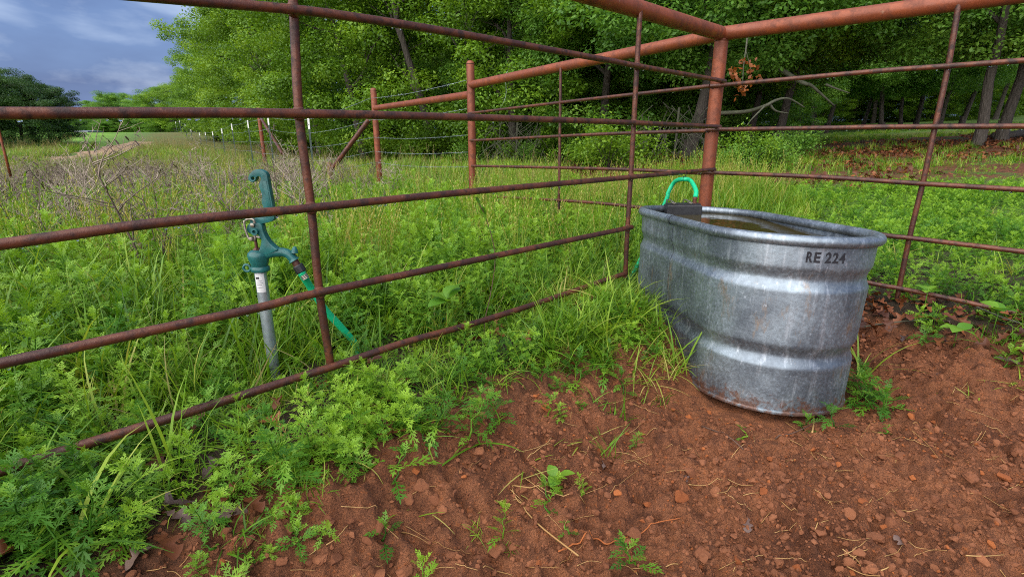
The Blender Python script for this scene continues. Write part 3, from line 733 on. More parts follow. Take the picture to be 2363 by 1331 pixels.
mb = MB(); mb.tube([Vector((CX - FL[0] * 4, CY - FL[1] * 4, ZTOP + .0)), Vector((CX - FL[0] * 1.5, CY - FL[1] * 1.5, ZTOP)), Vector((CX - FL[0] * .0, CY - FL[1] * .0, ZTOP))], PRAD, 20); part('top_pipe', mb, M['post'], fl)

fr = thing('pipe_fence', 'rusty rod fence panel with the thick corner post standing behind the tank', 'fence', (CX, CY, .05))
RRr = [
 [(1640, 199), (1671, 196.5), (1900, 175.6), (2056, 162), (2188, 153), (2363, 140)],
 [(1632, 300), (1655, 299), (1900, 295.7), (2056, 293), (2363, 291.4)],
 [(1617, 397), (1646, 398.5), (1900, 409), (2129, 424), (2363, 438)],
 [(1600, 488), (1800, 509), (2045, 543), (2099, 549), (2363, 581)],
 [(1590, 570), (1800, 610), (2018, 655), (2074, 665), (2198, 690), (2363, 727)]]
for k, q in enumerate(RRr):
    pts = [R_(*p) for p in q]; d = (pts[-1] - pts[-2]).normalized(); pts = pts + [pts[-1] + d * .7]
    rail = part('rail', poly_tube(pts, RODR), M['rod'], fr); drops(rail, pts[:-1], RODR, (14, 26, 26, 16, 4)[k], 20 + k)
part('upright', poly_tube([R_(*p, -.0225) for p in ((2213, 5), (2188, 153), (2157.5, 294), (2130, 420), (2099, 547), (2076, 658), (2070, 690))], RODR), M['rod'], fr)
mb = MB(); mb.tube([(CX, CY, -.25), (CX, CY, .6), (CX, CY, ZTOP - .005)], PRAD, 22); cp = part('corner_post', mb, M['post'], fr)
e_ = [R_(*p, -.045) for p in ((1700, 73), (2056, 25), (2219, 5))]; sl = (e_[1].z - e_[0].z) / (e_[1] - e_[0]).to_2d().length
mb = MB(); mb.tube([Vector((CX, CY, ZTOP + .001)), Vector((CX + FR[0] * 1.4, CY + FR[1] * 1.4, ZTOP + sl * 1.4)), Vector((CX + FR[0] * 2.6, CY + FR[1] * 2.6, ZTOP + sl * 2.6))], PRAD, 20); part('top_pipe', mb, M['post'], fr)
mb = MB(); mb.torus((CX, CY, ZTOP - .034), .0365, .0035, (0, 0, 1), 24, 6); part('weld', mb, M['rust_dark'], fr)

# back panel from the corner away to the left
BD = Vector((-.782, 1.0327, 0)).normalized(); NB = (-BD.y, BD.x)
NB = (NB[0], NB[1])
PBo = (CX - .0, CY)
def B_(px, py): return on_plane(px, py, (CX + NB[0] * .03, CY + NB[1] * .03), NB)
P1 = at_y(1088, 280, 5.15)
fb = thing('pipe_fence', 'rusty rod fence panel running from the corner post back to a capped post', 'fence', (P1.x, P1.y, .0))
for k, q in enumerate(([(1082, 262), (1293, 237), (1400, 225), (1638, 199)], [(1085, 324.6), (1400, 309.4), (1631, 302)], [(1089, 383), (1400, 390), (1617, 399.6)], [(1100, 452), (1330, 465), (1480, 479), (1600, 492)])):
    rail = part('rail', poly_tube([B_(*p) for p in q], RODR), M['rod'], fb); drops(rail, [B_(*p) for p in q], RODR, 14, 40 + k)
vb = [B_(*p) for p in ((1294, 157), (1292, 300), (1290, 437))]; vb.append(Vector((vb[-1].x, vb[-1].y, .02)))
part('upright', poly_tube(vb, RODR * .95, 10), M['rod'], fb)
def capped_post(x, y, z0, z1, r, nm, parent):
    mb = MB(); mb.lathe((x, y, 0), [(r, z0), (r, (z0 + z1) / 2), (r, z1 - r * .8), (r * .93, z1 - r * .45), (r * .7, z1 - r * .12), (r * .02, z1)], 18); o = part(nm, mb, M['post'], parent)
    mb = MB(); mb.torus((x, y, z1 - r * .8), r, .003, (0, 0, 1), 20, 6); o2 = part('weld_ring', mb, M['rust_dark'], o); o2.matrix_parent_inverse = o.matrix_world.inverted() @ Matrix.Translation(-Vector(parent.location)) @ Matrix.Translation(Vector(parent.location)); o2.matrix_parent_inverse = Matrix(); return o
z1 = at_y(1085, 140, 5.15).z
capped_post(P1.x, P1.y, -.15, z1, .0365, 'end_post', fb)
c0 = Vector((CX, CY, ZTOP - .002)); c1 = Vector((P1.x, P1.y, at_y(1086, 196, 5.12).z))
mb = MB(); mb.tube([c0, c0.lerp(c1, .5), c1], .035, 20); part('top_pipe', mb, M['post'], fb)
mb = MB(); lw = [at_y(1171, 165, 4.85), at_y(1166, 178, 4.84), at_y(1168, 215, 4.8), at_y(1160, 240, 4.8), at_y(1146, 262, 4.85)]
mb.tube(smoothline(lw, 5), .0015, 4); part('loose_wire', mb, M['wire'], fb)

# ------------------------------------------------------------------ barbed wire fence with brace posts and T-posts
P2 = at_y(868, 300, 7.7)
bw = thing('barbed_wire_fence', 'barbed wire fence with rusty brace posts and green metal posts before the oaks', 'fence', (P2.x, P2.y, 0))
g2 = float(H0(P2.x, P2.y)); z2 = at_y(862, 203, 7.7).z
capped_post(P2.x, P2.y, g2 - .2, z2, .042, 'brace_post', bw)
mb = MB(); mb.tube([Vector((P1.x, P1.y, at_y(1080, 219, 5.15).z)), Vector((P2.x, P2.y, at_y(868, 250, 7.7).z))], .036, 16); part('brace_pipe', mb, M['post'], bw)
b0 = at_y(852, 276, 7.72); b1 = at_y(765, 392, 7.9); b1.z = float(H0(b1.x, b1.y)) - .05 if b1.z < float(H0(b1.x, b1.y)) else b1.z
mb = MB(); mb.tube([b0, b1], .034, 14); part('brace_pipe', mb, M['rod'], bw)
st_ = at_y(761, 392, 7.95); capped_post(st_.x, st_.y, float(H0(st_.x, st_.y)) - .1, at_y(760, 374, 7.95).z, .04, 'stub_post', bw)
# T-posts: pixel of the top and distance along the fence
TPX = [(711, 272, 9.9), (617, 262, 13.2), (571, 278, 16.2), (534, 286, 19.2), (511, 297, 22.5), (490, 304, 26), (474, 310, 30), (461, 314, 34), (443, 317, 39), (432, 319, 44), (421, 321, 50), (412, 323, 56)]
TPOS = []
for k, (px, py, Y) in enumerate(TPX):
    tp_ = at_y(px, py, Y); g = float(H0(tp_.x, tp_.y)); tp_.z = min(max(tp_.z, g + 1.05), g + 1.45); TPOS.append((tp_, g))
    mb = MB(); hgt = tp_.z - g + .15; sc_ = 1.0 if Y < 20 else 1.3
    mb.box((tp_.x, tp_.y, g - .15 + hgt * .43), (.034 * sc_, .005, hgt * .86)); mb.box((tp_.x, tp_.y + .014, g - .15 + hgt * .43), (.006, .028, hgt * .86))
    for q in range(8): mb.box((tp_.x, tp_.y - .006, g + .2 + q * .13), (.012, .01, .012))
    o = part('t_post', mb, M['tpost'], bw, False)
    mb = MB(); mb.box((tp_.x, tp_.y - .001, tp_.z - hgt * .07), (.036 * sc_, .008, hgt * .14)); o2 = part('white_tip', mb, M['tposttip'], o, False); o2.matrix_parent_inverse = Matrix()
# second brace (rust post and slanting pipe) further along
q0 = at_y(597, 262, 15.0); gq = float(H0(q0.x, q0.y)); capped_post(q0.x, q0.y, gq - .1, q0.z + .15, .05, 'brace_post', bw)
q1 = at_y(652, 355, 12.4); q1.z = max(q1.z, float(H0(q1.x, q1.y)) - .02)
mb = MB(); mb.tube([Vector((q0.x, q0.y, q0.z - .03)), q1], .036, 12); part('brace_pipe', mb, M['rod'], bw)
def wire(fr_list, z_off, nm='wire_strand'):
    mb = MB()
    for i in range(len(fr_list) - 1):
        a, b = fr_list[i], fr_list[i + 1]; pts = [a.lerp(b, t / 6) - Vector((0, 0, .025 * math.sin(math.pi * t / 6))) for t in range(7)]
        rad = .0022 if a.y < 12 else .0035
        mb.tube(pts, rad, 4)
        if a.y < 16:
            nb = int((b - a).length / .125)
            for k in range(1, nb):
                c = a.lerp(b, k / nb) - Vector((0, 0, .025 * math.sin(math.pi * k / nb))); dv = Vector((random.uniform(-1, 1), random.uniform(-1, 1), random.uniform(-1, 1))).normalized() * .016
                mb.tube([c - dv, c + dv], .0014, 3)
    part(nm, mb, M['wire'], bw, False)
pz = [at_y(1086, y, 5.15).z for y in (187, 252, 312, 351, 385)]
tz = [at_y(868, y, 7.7).z for y in (228, 277, 317, 349, 374)]
fr5 = [.97, .78, .58, .38, .2]
for k in range(5):
    line = [Vector((P1.x - .04, P1.y - .04, pz[k])), Vector((P2.x - .045, P2.y - .045, tz[k]))]
    for (p, g) in TPOS: line.append(Vector((p.x - .02, p.y - .02, g + (p.z - g) * fr5[k])))
    wire(line, 0)

# distant leaning rusty post at the far left of the field
lp0 = at_y(-4, 296, 5.2); lp1 = at_y(10, 350, 5.2)
lt = MB(); lt.tube([lp1 + (lp1 - lp0) * 1.1, lp1, lp0, lp0 + (lp0 - lp1) * .1], .011, 10); o = part('leaning_stake', lt, M['post'], None) if False else None
lsm = lt.mesh('leaning_stake'); ls = obj('leaning_stake', lsm, M['post']); tag(ls, 'thin rusty stake leaning among the dead weeds', 'stake')

# ------------------------------------------------------------------ hydrant
HY = 1.52
def Zh(zx, zy, dy=0): return at_y(540 + zx / 4.931, 370 + zy / 4.931, HY) + Vector((0, dy, 0))
zs_ = 1.6 / 1210 / 4.931
AXZ = Zh(298, 1260); hx0, hz0 = AXZ.x, AXZ.z
hg = float(H0(hx0, HY))
hyd = thing('yard_hydrant', 'teal frost-free hand hydrant on a galvanised pipe behind the rod fence', 'hydrant', (hx0, HY, hg))
mb = MB(); mb.tube([(hx0, HY, hg - .1), (hx0, HY, hz0 - .05), (hx0, HY, hz0 + .02)], .0172, 20); pipe = part('pipe', mb, M['galv_pipe'], hyd)
# paper sticker wrapped on the pipe
def wrap(z0, z1, a0, a1, r, n=10):
    mb = MB(); vs = []
    for i in range(n + 1):
        a = R(a0 + (a1 - a0) * i / n); vs += [(hx0 + r * math.sin(a), HY - r * math.cos(a), z0), (hx0 + r * math.sin(a), HY - r * math.cos(a), z1)]
    mb.add(vs, [(2 * i, 2 * i + 2, 2 * i + 3, 2 * i + 1) for i in range(n)]); return mb
zt_ = hz0 - .004
st = part('sticker', wrap(zt_ - .058, zt_, -35, 55, .0178), M['sticker'], hyd)
for z0, z1, a0, a1, mt in ((zt_ - .016, zt_ - .010, -25, 8, 'ink'), (zt_ - .023, zt_ - .0215, -20, 30, 'print'), (zt_ - .029, zt_ - .0275, -20, 38, 'print'), (zt_ - .035, zt_ - .0335, -20, 25, 'print'), (zt_ - .043, zt_ - .0415, -20, 34, 'print')):
    o = part('print_line', wrap(z0, z1, a0, a1, .0182), M[mt], hyd, fix=False)
Rp = lambda r: r * zs_
mb = MB()
zc = lambda zy: Zh(298, zy).z - hz0
bx = Zh(282, 1100).x
mb.lathe((bx, HY, hz0), [(Rp(93), zc(1258)), (Rp(99), zc(1250)), (Rp(99), zc(1215)), (Rp(84), zc(1200)), (Rp(92), zc(1170)), (Rp(108), zc(1120)), (Rp(114), zc(1080)), (Rp(108), zc(1050)), (Rp(84), zc(1028)), (Rp(46), zc(1018)), (Rp(10), zc(1016))], 24)
sp = [Zh(300, 1085), Zh(380, 1060), Zh(470, 1045), Zh(560, 1046), Zh(622, 1068), Zh(660, 1105), Zh(688, 1142)]
mb.tube(smoothline(sp, 4), [Rp(62) + (Rp(50) - Rp(62)) * min(1, i / 10) + (Rp(12) if i > 22 else 0) for i in range(25)], 18)
n0 = Zh(690, 1022); mb.lathe(n0, [(Rp(40), -Rp(28)), (Rp(30), Rp(10)), (Rp(16), Rp(38)), (Rp(3), Rp(42))], 12, (.15, 0, 1))
head = part('head', mb, M['teal'], hyd, ang=50)
mb = MB(); mb.torus(Zh(148, 1225), Rp(38), Rp(14), (0, 1, 0), 22, 8); mb.tube([Zh(180, 1228), Zh(215, 1232)], Rp(17), 8); part('lug', mb, M['teal'], hyd)
def plate(loops, th, yo=0.0, mat='teal', nm='plate', par=None, bev=.0025):
    b = bmesh.new(); edges = []
    for lp in loops:
        vv = [b.verts.new(Zh(x, y, yo - th / 2)) for x, y in lp]
        for i in range(len(vv)): edges.append(b.edges.new((vv[i], vv[(i + 1) % len(vv)])))
    bmesh.ops.triangle_fill(b, use_beauty=True, edges=edges, normal=(0, -1, 0))
    ext = bmesh.ops.extrude_face_region(b, geom=list(b.faces)); bmesh.ops.translate(b, verts=[g for g in ext['geom'] if isinstance(g, bmesh.types.BMVert)], vec=(0, th, 0))
    bmesh.ops.recalc_face_normals(b, faces=b.faces)
    sh = [e for e in b.edges if len(e.link_faces) == 2 and e.calc_face_angle(0) > R(60)]
    bmesh.ops.bevel(b, geom=sh, offset=bev, segments=2, affect='EDGES', profile=.6)
    me = bpy.data.meshes.new(nm); b.to_mesh(me); b.free(); me.polygons.foreach_set('use_smooth', [True] * len(me.polygons)); sharp(me, 35)
    return obj(nm, me, M[mat], par)
def spl(pts, n=4): return [(p.x, p.y) for p in smoothline([Vector((x, y, 0)) for x, y in pts + [pts[0]]], n)[:-1]]
def circ(cx, cy, r, n=16): return [(cx + r * math.cos(2 * math.pi * i / n), cy + r * math.sin(2 * math.pi * i / n)) for i in range(n)]
hout = [(180, 195), (190, 160), (228, 120), (275, 103), (322, 108), (368, 130), (393, 168), (401, 210), (416, 300), (433, 390), (452, 490), (472, 630), (470, 665), (440, 690), (345, 714), (255, 722), (205, 705), (200, 668), (250, 650), (345, 640), (366, 605), (355, 545), (329, 465), (336, 400), (320, 345), (303, 290), (312, 240), (325, 208), (312, 187), (290, 183), (272, 195), (265, 222), (245, 242), (220, 246), (195, 235), (182, 215)]
hd = plate([spl(hout, 3), circ(232, 204, 19)], .021, 0, 'teal', 'handle', hyd)
rib = plate([[(350, 235), (385, 228), (446, 545), (392, 548)]], .0235, 0, 'teal', 'grip_rib', hd, .001); rib.matrix_parent_inverse = Matrix()
aout = [(172, 770), (183, 728), (222, 698), (290, 696), (340, 722), (358, 790), (382, 850), (425, 918), (490, 980), (520, 1010), (400, 1060), (300, 1060), (318, 990), (334, 935), (334, 890), (306, 845), (270, 832), (222, 828), (186, 808)]
yk = plate([spl(aout, 3)], .026, -.004, 'teal', 'yoke', hyd, .004)
def knob(zx, zy, r, ln, mat, nm, yo=-.017, hole=False, n=6):
    mb = MB(); p = Zh(zx, zy, yo); rr_ = Rp(r)
    if hole: mb.lathe(p, [(rr_, .008), (rr_, -ln), (rr_ * .5, -ln), (rr_ * .45, 0.006)], 18, (0, 1, 0), False)
    else: mb.lathe(p, [(rr_, .004), (rr_, -ln), (rr_ * .7, -ln - .001)], n, (0, 1, 0))
    return part(nm, mb, M[mat], hyd, True, True, 30)
knob(247, 725, 23, .006, 'steel', 'bolt', n=10); knob(272, 797, 38, .008, 'teal', 'boss', hole=True); knob(248, 873, 22, .009, 'steel', 'bolt', n=6, yo=-.024)
for yo in (-.022, .02):
    mb = MB(); mb.tube(smoothline([Zh(275, 700, yo), Zh(262, 664, yo), Zh(215, 655, yo), Zh(165, 676, yo), Zh(160, 720, yo), Zh(180, 800, yo), Zh(210, 870, yo), Zh(246, 890, yo), Zh(280, 880, yo), Zh(272, 835, yo)], 4), Rp(13), 8); part('link', mb, M['steel'], hyd)
mb = MB(); mb.tube([Zh(238, 880), Zh(252, 950), Zh(258, 1030)], Rp(17), 10); part('lift_rod', mb, M['rust_dark'], hyd)
mb = MB(); mb.lathe(Zh(258, 1012), [(Rp(40), -.006), (Rp(40), 0), (Rp(30), .004)], 6); part('packing_nut', mb, M['rust_dark'], hyd)
# hose couplings on the spout
cdv = (Zh(790, 1300) - Zh(690, 1145)).normalized(); cp0 = Zh(690, 1145)
mb = MB(); mb.lathe(cp0, [(Rp(40), -.004), (Rp(40), .018)], 16, cdv); part('spout_thread', mb, M['rust_dark'], hyd)

# ------------------------------------------------------------------ hose: from the spout through the weeds to the float valve
c1_ = cp0 + cdv * .014
tie = L_(1578, 402); under = Vector((tie.x, tie.y, tie.z - .026))
h1 = Zh(770, 1285)
hp = [c1_ + cdv * .03, h1, at_y(716, 662, 1.56), at_y(750, 714, 1.60), at_y(783, 750, 1.64), at_y(815, 786, 1.68), at_y(850, 825, 1.73)]
hp += [*[Vector((x, y, float(H(x, y)) + .002)) for x, y in ((-.3, 2.06), (-.12, 2.22), (.1, 2.42), (.38, 2.72), (.64, 2.98))], Vector((.76, 3.06, .2)), at_y(1534, 470, 2.97), at_y(1542, 445, 2.96), at_y(1557, 420, 2.94), under, at_y(1594, 418, 2.83), at_y(1606, 440, 2.73), HEND]
hose = thing('garden_hose', 'green garden hose running from the hydrant spout through weeds to the tank', 'hose', (hp[5].x, hp[5].y, .2))
mb = MB(); mb.tube(smoothline(hp, 8), .0114, 14); part('hose_tube', mb, M['hose'], hose)
mb = MB(); mb.lathe(c1_, [(Rp(52), 0), (Rp(60), .003), (Rp(60), .022), (Rp(50), .025)], 12, cdv); part('coupling', mb, M['black'], hose, True, True, 25)
mb = MB(); prof = []
for k in range(6): prof += [(Rp(38), .025 + k * .004), (Rp(42), .027 + k * .004)]
mb.lathe(c1_, prof, 14, cdv); part('ferrule', mb, M['steel'], hose)
zt = thing('zip_tie', 'black zip tie holding the looped green hose to the rod', 'zip tie', tuple(tie))
mb = MB(); mb.torus(tie, RODR + .0015, .0016, (FL[0], FL[1], 0), 16, 6); mb.torus(under - Vector((.0, .0, .0)), .0122, .0015, (.9, -.4, 0), 16, 6); part('band', mb, M['black'], zt)
mb = MB(); mb.box(tie + Vector((0, 0, RODR + .006)), (.006, .006, .012)); part('tail', mb, M['black'], zt, False)

# ------------------------------------------------------------------ shed on the far rise
sp_ = ground_at(187, 316); SY = 62.0; sp_ = at_y(187, 314, SY)
gz = float(H0(sp_.x, sp_.y)); shed = thing('metal_shed', 'small pale metal shed on the green rise beside the far trees', 'shed', (sp_.x, sp_.y, gz))
ws = (at_y(202, 300, SY).x - at_y(171, 300, SY).x); hs = at_y(187, 304.5, SY).z - gz
mb = MB(); mb.box((sp_.x, sp_.y + 1, gz + hs / 2 - .3), (ws, 2.0, hs + .5)); part('wall', mb, M['shed'], shed, False)
for k in range(6):
    mb = MB(); mb.box((sp_.x - ws / 2 + ws * (k + .5) / 6, sp_.y - .02, gz + hs / 2 - .3), (.08, .06, hs + .4)); part('panel_rib', mb, M['shed'], shed, False)
mb = MB(); mb.box((sp_.x + .05, sp_.y + 1, gz + hs + .05), (ws + .35, 2.3, .16), Matrix.Rotation(R(3), 3, 'Y')); part('roof', mb, M['shedroof'], shed, False)

# ------------------------------------------------------------------ trees
LEAFV = np.array([(0, 0, 0), (1, 0, -.16), (.52, 0, .06), (.58, .29, -.02), (.58, -.29, -.02)])
LEAFF = np.array([(0, 2, 3), (3, 2, 1), (0, 4, 2), (4, 1, 2)])
def leaf_cloud(P, Nn, size, tint, r):
    n = len(P); D = r.normal(size=(n, 3)); Nn = Nn / np.linalg.norm(Nn, axis=1, keepdims=True)
    T = D - Nn * np.sum(D * Nn, 1, keepdims=True); T /= np.linalg.norm(T, axis=1, keepdims=True); B = np.cross(Nn, T)
    V = P[:, None, :] + size[:, None, None] * (LEAFV[None, :, 0:1] * T[:, None, :] + LEAFV[None, :, 1:2] * B[:, None, :] + LEAFV[None, :, 2:3] * Nn[:, None, :])
    F = (LEAFF[None] + (np.arange(n) * len(LEAFV))[:, None, None]).reshape(-1, 3)
    return V.reshape(-1, 3), F, np.repeat(tint, len(LEAFV))
def oak(seed, Ht=8.0, rad=3.2, z0=.8, nclump=150, nleaf=150, trunk_r=.2, leaf=.15, lean=.0, forks=5):
    r = np.random.default_rng(seed); rd = random.Random(seed); mb = MB(); tips = []
    def limb(p, d, ln, r0, lvl):
        n = 7; pts = [p]; q = p.copy(); dd = d.copy()
        for i in range(n):
            dd = (dd + Vector((rd.uniform(-1, 1), rd.uniform(-1, 1), rd.uniform(-.5, .7))) * (.12 + .1 * lvl)).normalized(); q = q + dd * ln / n; pts.append(q.copy())
        mb.tube(pts, [max(.008, r0 * (1 - .72 * i / n)) for i in range(n + 1)], 9 if lvl == 0 else (6 if lvl == 1 else 4), lvl > 0)
        if lvl < 3:
            for k in range((forks, 5, 3)[lvl]):
                t = rd.uniform(.35 if lvl else .3, 1); j = min(n - 1, int(t * n)); b = pts[j].lerp(pts[j + 1], t * n - j); a = rd.uniform(0, 6.28); e = rd.uniform(.0, .9)
                dn = (Vector((math.cos(a) * math.cos(e), math.sin(a) * math.cos(e), math.sin(e))) + dd * .3).normalized()
                limb(b, dn, ln * rd.uniform(.38, .6) if lvl else rad * rd.uniform(.6, .95), r0 * (1 - .72 * t) * rd.uniform(.5, .7), lvl + 1)
        if lvl >= 2: tips.append(pts[-1])
    limb(Vector((0, 0, -.3)), Vector((lean, 0, 1)).normalized(), Ht * .78, trunk_r, 0)
    mb.lathe((0, 0, -.3), [(trunk_r * 1.5, 0), (trunk_r * 1.12, .4), (trunk_r * .98, .8)], 9, (lean, 0, 1), False)
    zc = (Ht + z0) / 2; hz = (Ht - z0) / 2
    C = []
    for k in range(nclump):
        a = r.uniform(0, 6.283); v = r.uniform(-1, 1); f = r.uniform(.45, 1.0) ** .5
        prof = math.sqrt(max(.02, 1 - abs(v) ** (2.4 if v > 0 else 5))); rr_ = rad * prof * f * (1 + .22 * math.sin(3 * a + seed) + .12 * math.sin(7 * a + 2 * seed))
        C.append((rr_ * math.cos(a) + lean * (zc + v * hz), rr_ * math.sin(a), zc + v * hz))
    C = np.array(C + [tuple(t) for t in tips if t.z > z0 * .8][:60])
    cr = r.uniform(.35, .75, len(C)) * rad / 3.2
    cid = np.repeat(np.arange(len(C)), nleaf); nl = len(cid)
    D = r.normal(size=(nl, 3)); D /= np.linalg.norm(D, axis=1, keepdims=True); D[:, 2] *= .62
    q = cr[cid] * r.uniform(.15, 1, nl) ** .5
    P = C[cid] + D * q[:, None]
    Nn = D * .55 + np.array([0, 0, .75]) + r.normal(size=(nl, 3)) * .45
    size = leaf * r.uniform(.65, 1.25, nl); ti = np.repeat(r.uniform(-.22, .22, len(C)), nleaf) + r.uniform(-.14, .14, nl)
    V, F, T = leaf_cloud(P, Nn, size, ti, r)
    tm = mb.mesh('trunk'); cm = np_mesh('crown', V, F, T, smooth=False)
    return tm, cm
OAKL = [oak(101, 8.2, 3.4, .3, 190, 270, .17, .105), oak(102, 7.6, 3.1, .3, 180, 270, .15, .105), oak(103, 8.8, 3.2, .4, 190, 270, .17, .105)]       # foliage down to the grass
OAKH = [oak(111, 8.5, 3.3, 2.2, 160, 270, .155, .105, lean=.05), oak(112, 7.8, 3.0, 2.0, 155, 270, .125, .105, lean=-.06), ]                           # clear stems
for tm, cm in OAKL: tm.materials.append(M['bark']); cm.materials.append(M['oak1'])
for tm, cm in OAKH: tm.materials.append(M['bark']); cm.materials.append(M['oak2'])
def dup_mat(pair, mat):
    return (pair[0], pair[1], mat)
OAKLD = [dup_mat(p, M['oak2']) for p in OAKL]
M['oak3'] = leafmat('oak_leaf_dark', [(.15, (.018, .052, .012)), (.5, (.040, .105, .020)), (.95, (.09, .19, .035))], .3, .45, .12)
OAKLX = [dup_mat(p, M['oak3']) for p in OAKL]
def tree(px, Y, pair, label, group, scale=1.0, rot=None, zoff=0, wide=1.0):
    p = at_y(px, 300, Y); g = float(H0(p.x, p.y)) + zoff
    o = thing('oak_tree', label, 'tree', (p.x, p.y, g), group)
    o.rotation_euler = (0, 0, rot if rot is not None else random.uniform(0, 6.28)); o.scale = (scale * wide, scale * wide, scale)
    kids(o, ('trunk', 'crown'), pair); return o
def kids(o, names, pair):
    for nm, me in zip(names, pair[:2]):
        c = bpy.data.objects.new(nm, me); COL.objects.link(c); c.parent = o
        if nm == names[1] and len(pair) > 2: c.material_slots[0].link = 'OBJECT'; c.material_slots[0].material = pair[2]
gA = 'oaks along the wire fence'; lA = 'distant bright green oak along the vanishing end of the wire fence'
for k, (px, Y, s_) in enumerate([(1385, 17.5, .95), (1190, 17.5, 1.0), (1000, 19.0, 1.0), (835, 21.5, 1.0), (735, 25, 1.08), (668, 29.5, 1.1), (612, 35.5, 1.12), (568, 43, 1.1), (530, 52, 1.08), (500, 63, 1.05), (474, 76, 1.0), (455, 88, .95)]):
    la = ['deep green oak behind the middle of the back rod panel', 'bright oak standing right behind the capped end post', 'bright oak between the capped end post and the brace post', 'bright oak just behind the rusty brace post', 'bright oak behind the first green metal post', 'tall bright oak behind the second rusty brace', 'tall bright oak behind the slanting far brace pipe'][k] if k < 7 else lA
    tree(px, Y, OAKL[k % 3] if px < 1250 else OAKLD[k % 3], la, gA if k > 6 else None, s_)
gB = 'second row oaks behind the fence row'; lB = 'oak rising behind the front row of fence oaks'
for k, (px, Y, s_) in enumerate([(1500, 21, 1.1), (1290, 23, 1.15), (1090, 24, 1.15), (905, 26, 1.2), (790, 31, 1.2), (715, 37, 1.2), (1400, 30, 1.4), (1150, 31, 1.4), (950, 34, 1.45), (1550, 29, 1.4), (650, 45, 1.2)]):
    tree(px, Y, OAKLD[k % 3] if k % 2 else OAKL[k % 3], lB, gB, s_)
tree(1592, 14.0, OAKH[0], 'thick grey trunked oak with vines just left of the corner post', None, 1.0, .3, 0, 1.05)
tree(1636, 14.8, OAKH[1], 'slim grey oak stem half hidden behind the corner post', None, 1.0, 2.0)
gC = 'oaks around the grassy clearing'; lC = 'dark stemmed oak at the edge of the leafy clearing'
for k, (px, Y, s_, ro) in enumerate([(1795, 17, .95, 1.0), (1840, 29, .9, 2.2), (1905, 31, .92, .5), (1990, 34, .95, 4.0), (2035, 30, .9, 3.1), (2075, 31, .9, 1.1), (2110, 33, .95, 5.0), (2165, 29, .9, 2.6), (2215, 33, .95, .2), (1730, 19, 1.0, 3.3), (1880, 40, 1.25, 3.3), (2010, 45, 1.3, 1.9), (2150, 44, 1.3, .9), (2290, 38, 1.2, 2.9), (2420, 24, 1.1, 1.2), (1700, 25, 1.15, 4.4), (1780, 33, 1.3, .7)]):
    tree(px, Y, OAKH[k % 2] if k % 3 else dup_mat(OAKH[k % 2], M['oak1']), lC, gC, s_, ro)
tree(2263, 13.0, OAKH[1], 'straight grey oak stem beside the fallen log', None, 1.0, 1.6)
tree(2318, 14.0, OAKH[1], 'stout dark oak with low spreading limbs beside the fallen log', None, 1.1, 4.75)
tree(2560, 13.0, OAKH[0], 'oak at the right edge of the clearing beyond the rod fence', None, 1.0, 5.3)
gF = 'young oaks under the tall oaks'
for k, (px, Y, s_) in enumerate([(1440, 20.5, .5), (1320, 21, .5), (1240, 20.5, .48), (1100, 21, .5), (1530, 19.5, .5), (1480, 25, .6), (1680, 23, .55), (1620, 26, .6), (1740, 27, .55), (980, 23, .5), (880, 25, .5)]):
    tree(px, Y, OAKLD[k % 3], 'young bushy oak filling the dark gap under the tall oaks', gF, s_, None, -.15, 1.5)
gG = 'bright low oaks beyond the clearing'
for k in range(16):
    tree(1745 + k * 52 + random.uniform(-15, 15), 46 + random.uniform(-4, 6), OAKL[k % 3], 'low bright leafed oak at the back of the clearing', gG, random.uniform(.42, .6), None, -.3, 1.6)
gD = 'wood far beyond the clearing'
for k in range(15):
    tree(1500 + k * 95 + random.uniform(-30, 30), 58 + random.uniform(-6, 8), OAKLD[k % 3], 'dense far oak closing the view behind the clearing', gD, 1.35, None, 0, 1.25)
# far left
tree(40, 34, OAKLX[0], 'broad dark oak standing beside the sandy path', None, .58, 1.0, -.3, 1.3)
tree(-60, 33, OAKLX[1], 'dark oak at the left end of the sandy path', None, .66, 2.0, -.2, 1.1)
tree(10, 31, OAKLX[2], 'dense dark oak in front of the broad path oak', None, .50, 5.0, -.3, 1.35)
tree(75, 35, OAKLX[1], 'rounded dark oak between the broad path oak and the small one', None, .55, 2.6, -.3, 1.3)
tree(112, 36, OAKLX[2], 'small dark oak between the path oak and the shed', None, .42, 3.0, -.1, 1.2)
gE = 'trees on the skyline beyond the shed'; lE = 'round distant tree on the skyline beyond the shed'
for k, (px, Y, s_) in enumerate([(215, 95, .68), (250, 100, .85), (285, 98, .92), (318, 104, .82), (350, 96, .85), (385, 90, .95), (410, 84, 1.0), (170, 100, .62), (135, 105, .66), (90, 100, .75), (335, 120, 1.0), (270, 122, 1.05), (225, 120, .85)]):
    tree(px, Y, (OAKLD if k % 3 else OAKL)[k % 3], lE, gE, s_ * 1.0, None, -1.4, 1.45)

for k in range(17):
    tree(-60 + k * 30 + random.uniform(-8, 8), 84 + random.uniform(-6, 8), OAKLD[k % 3], 'low bushy tree closing the gap along the far skyline', 'low bushes along the far skyline', random.uniform(.30, .42), None, -.9, 2.0)
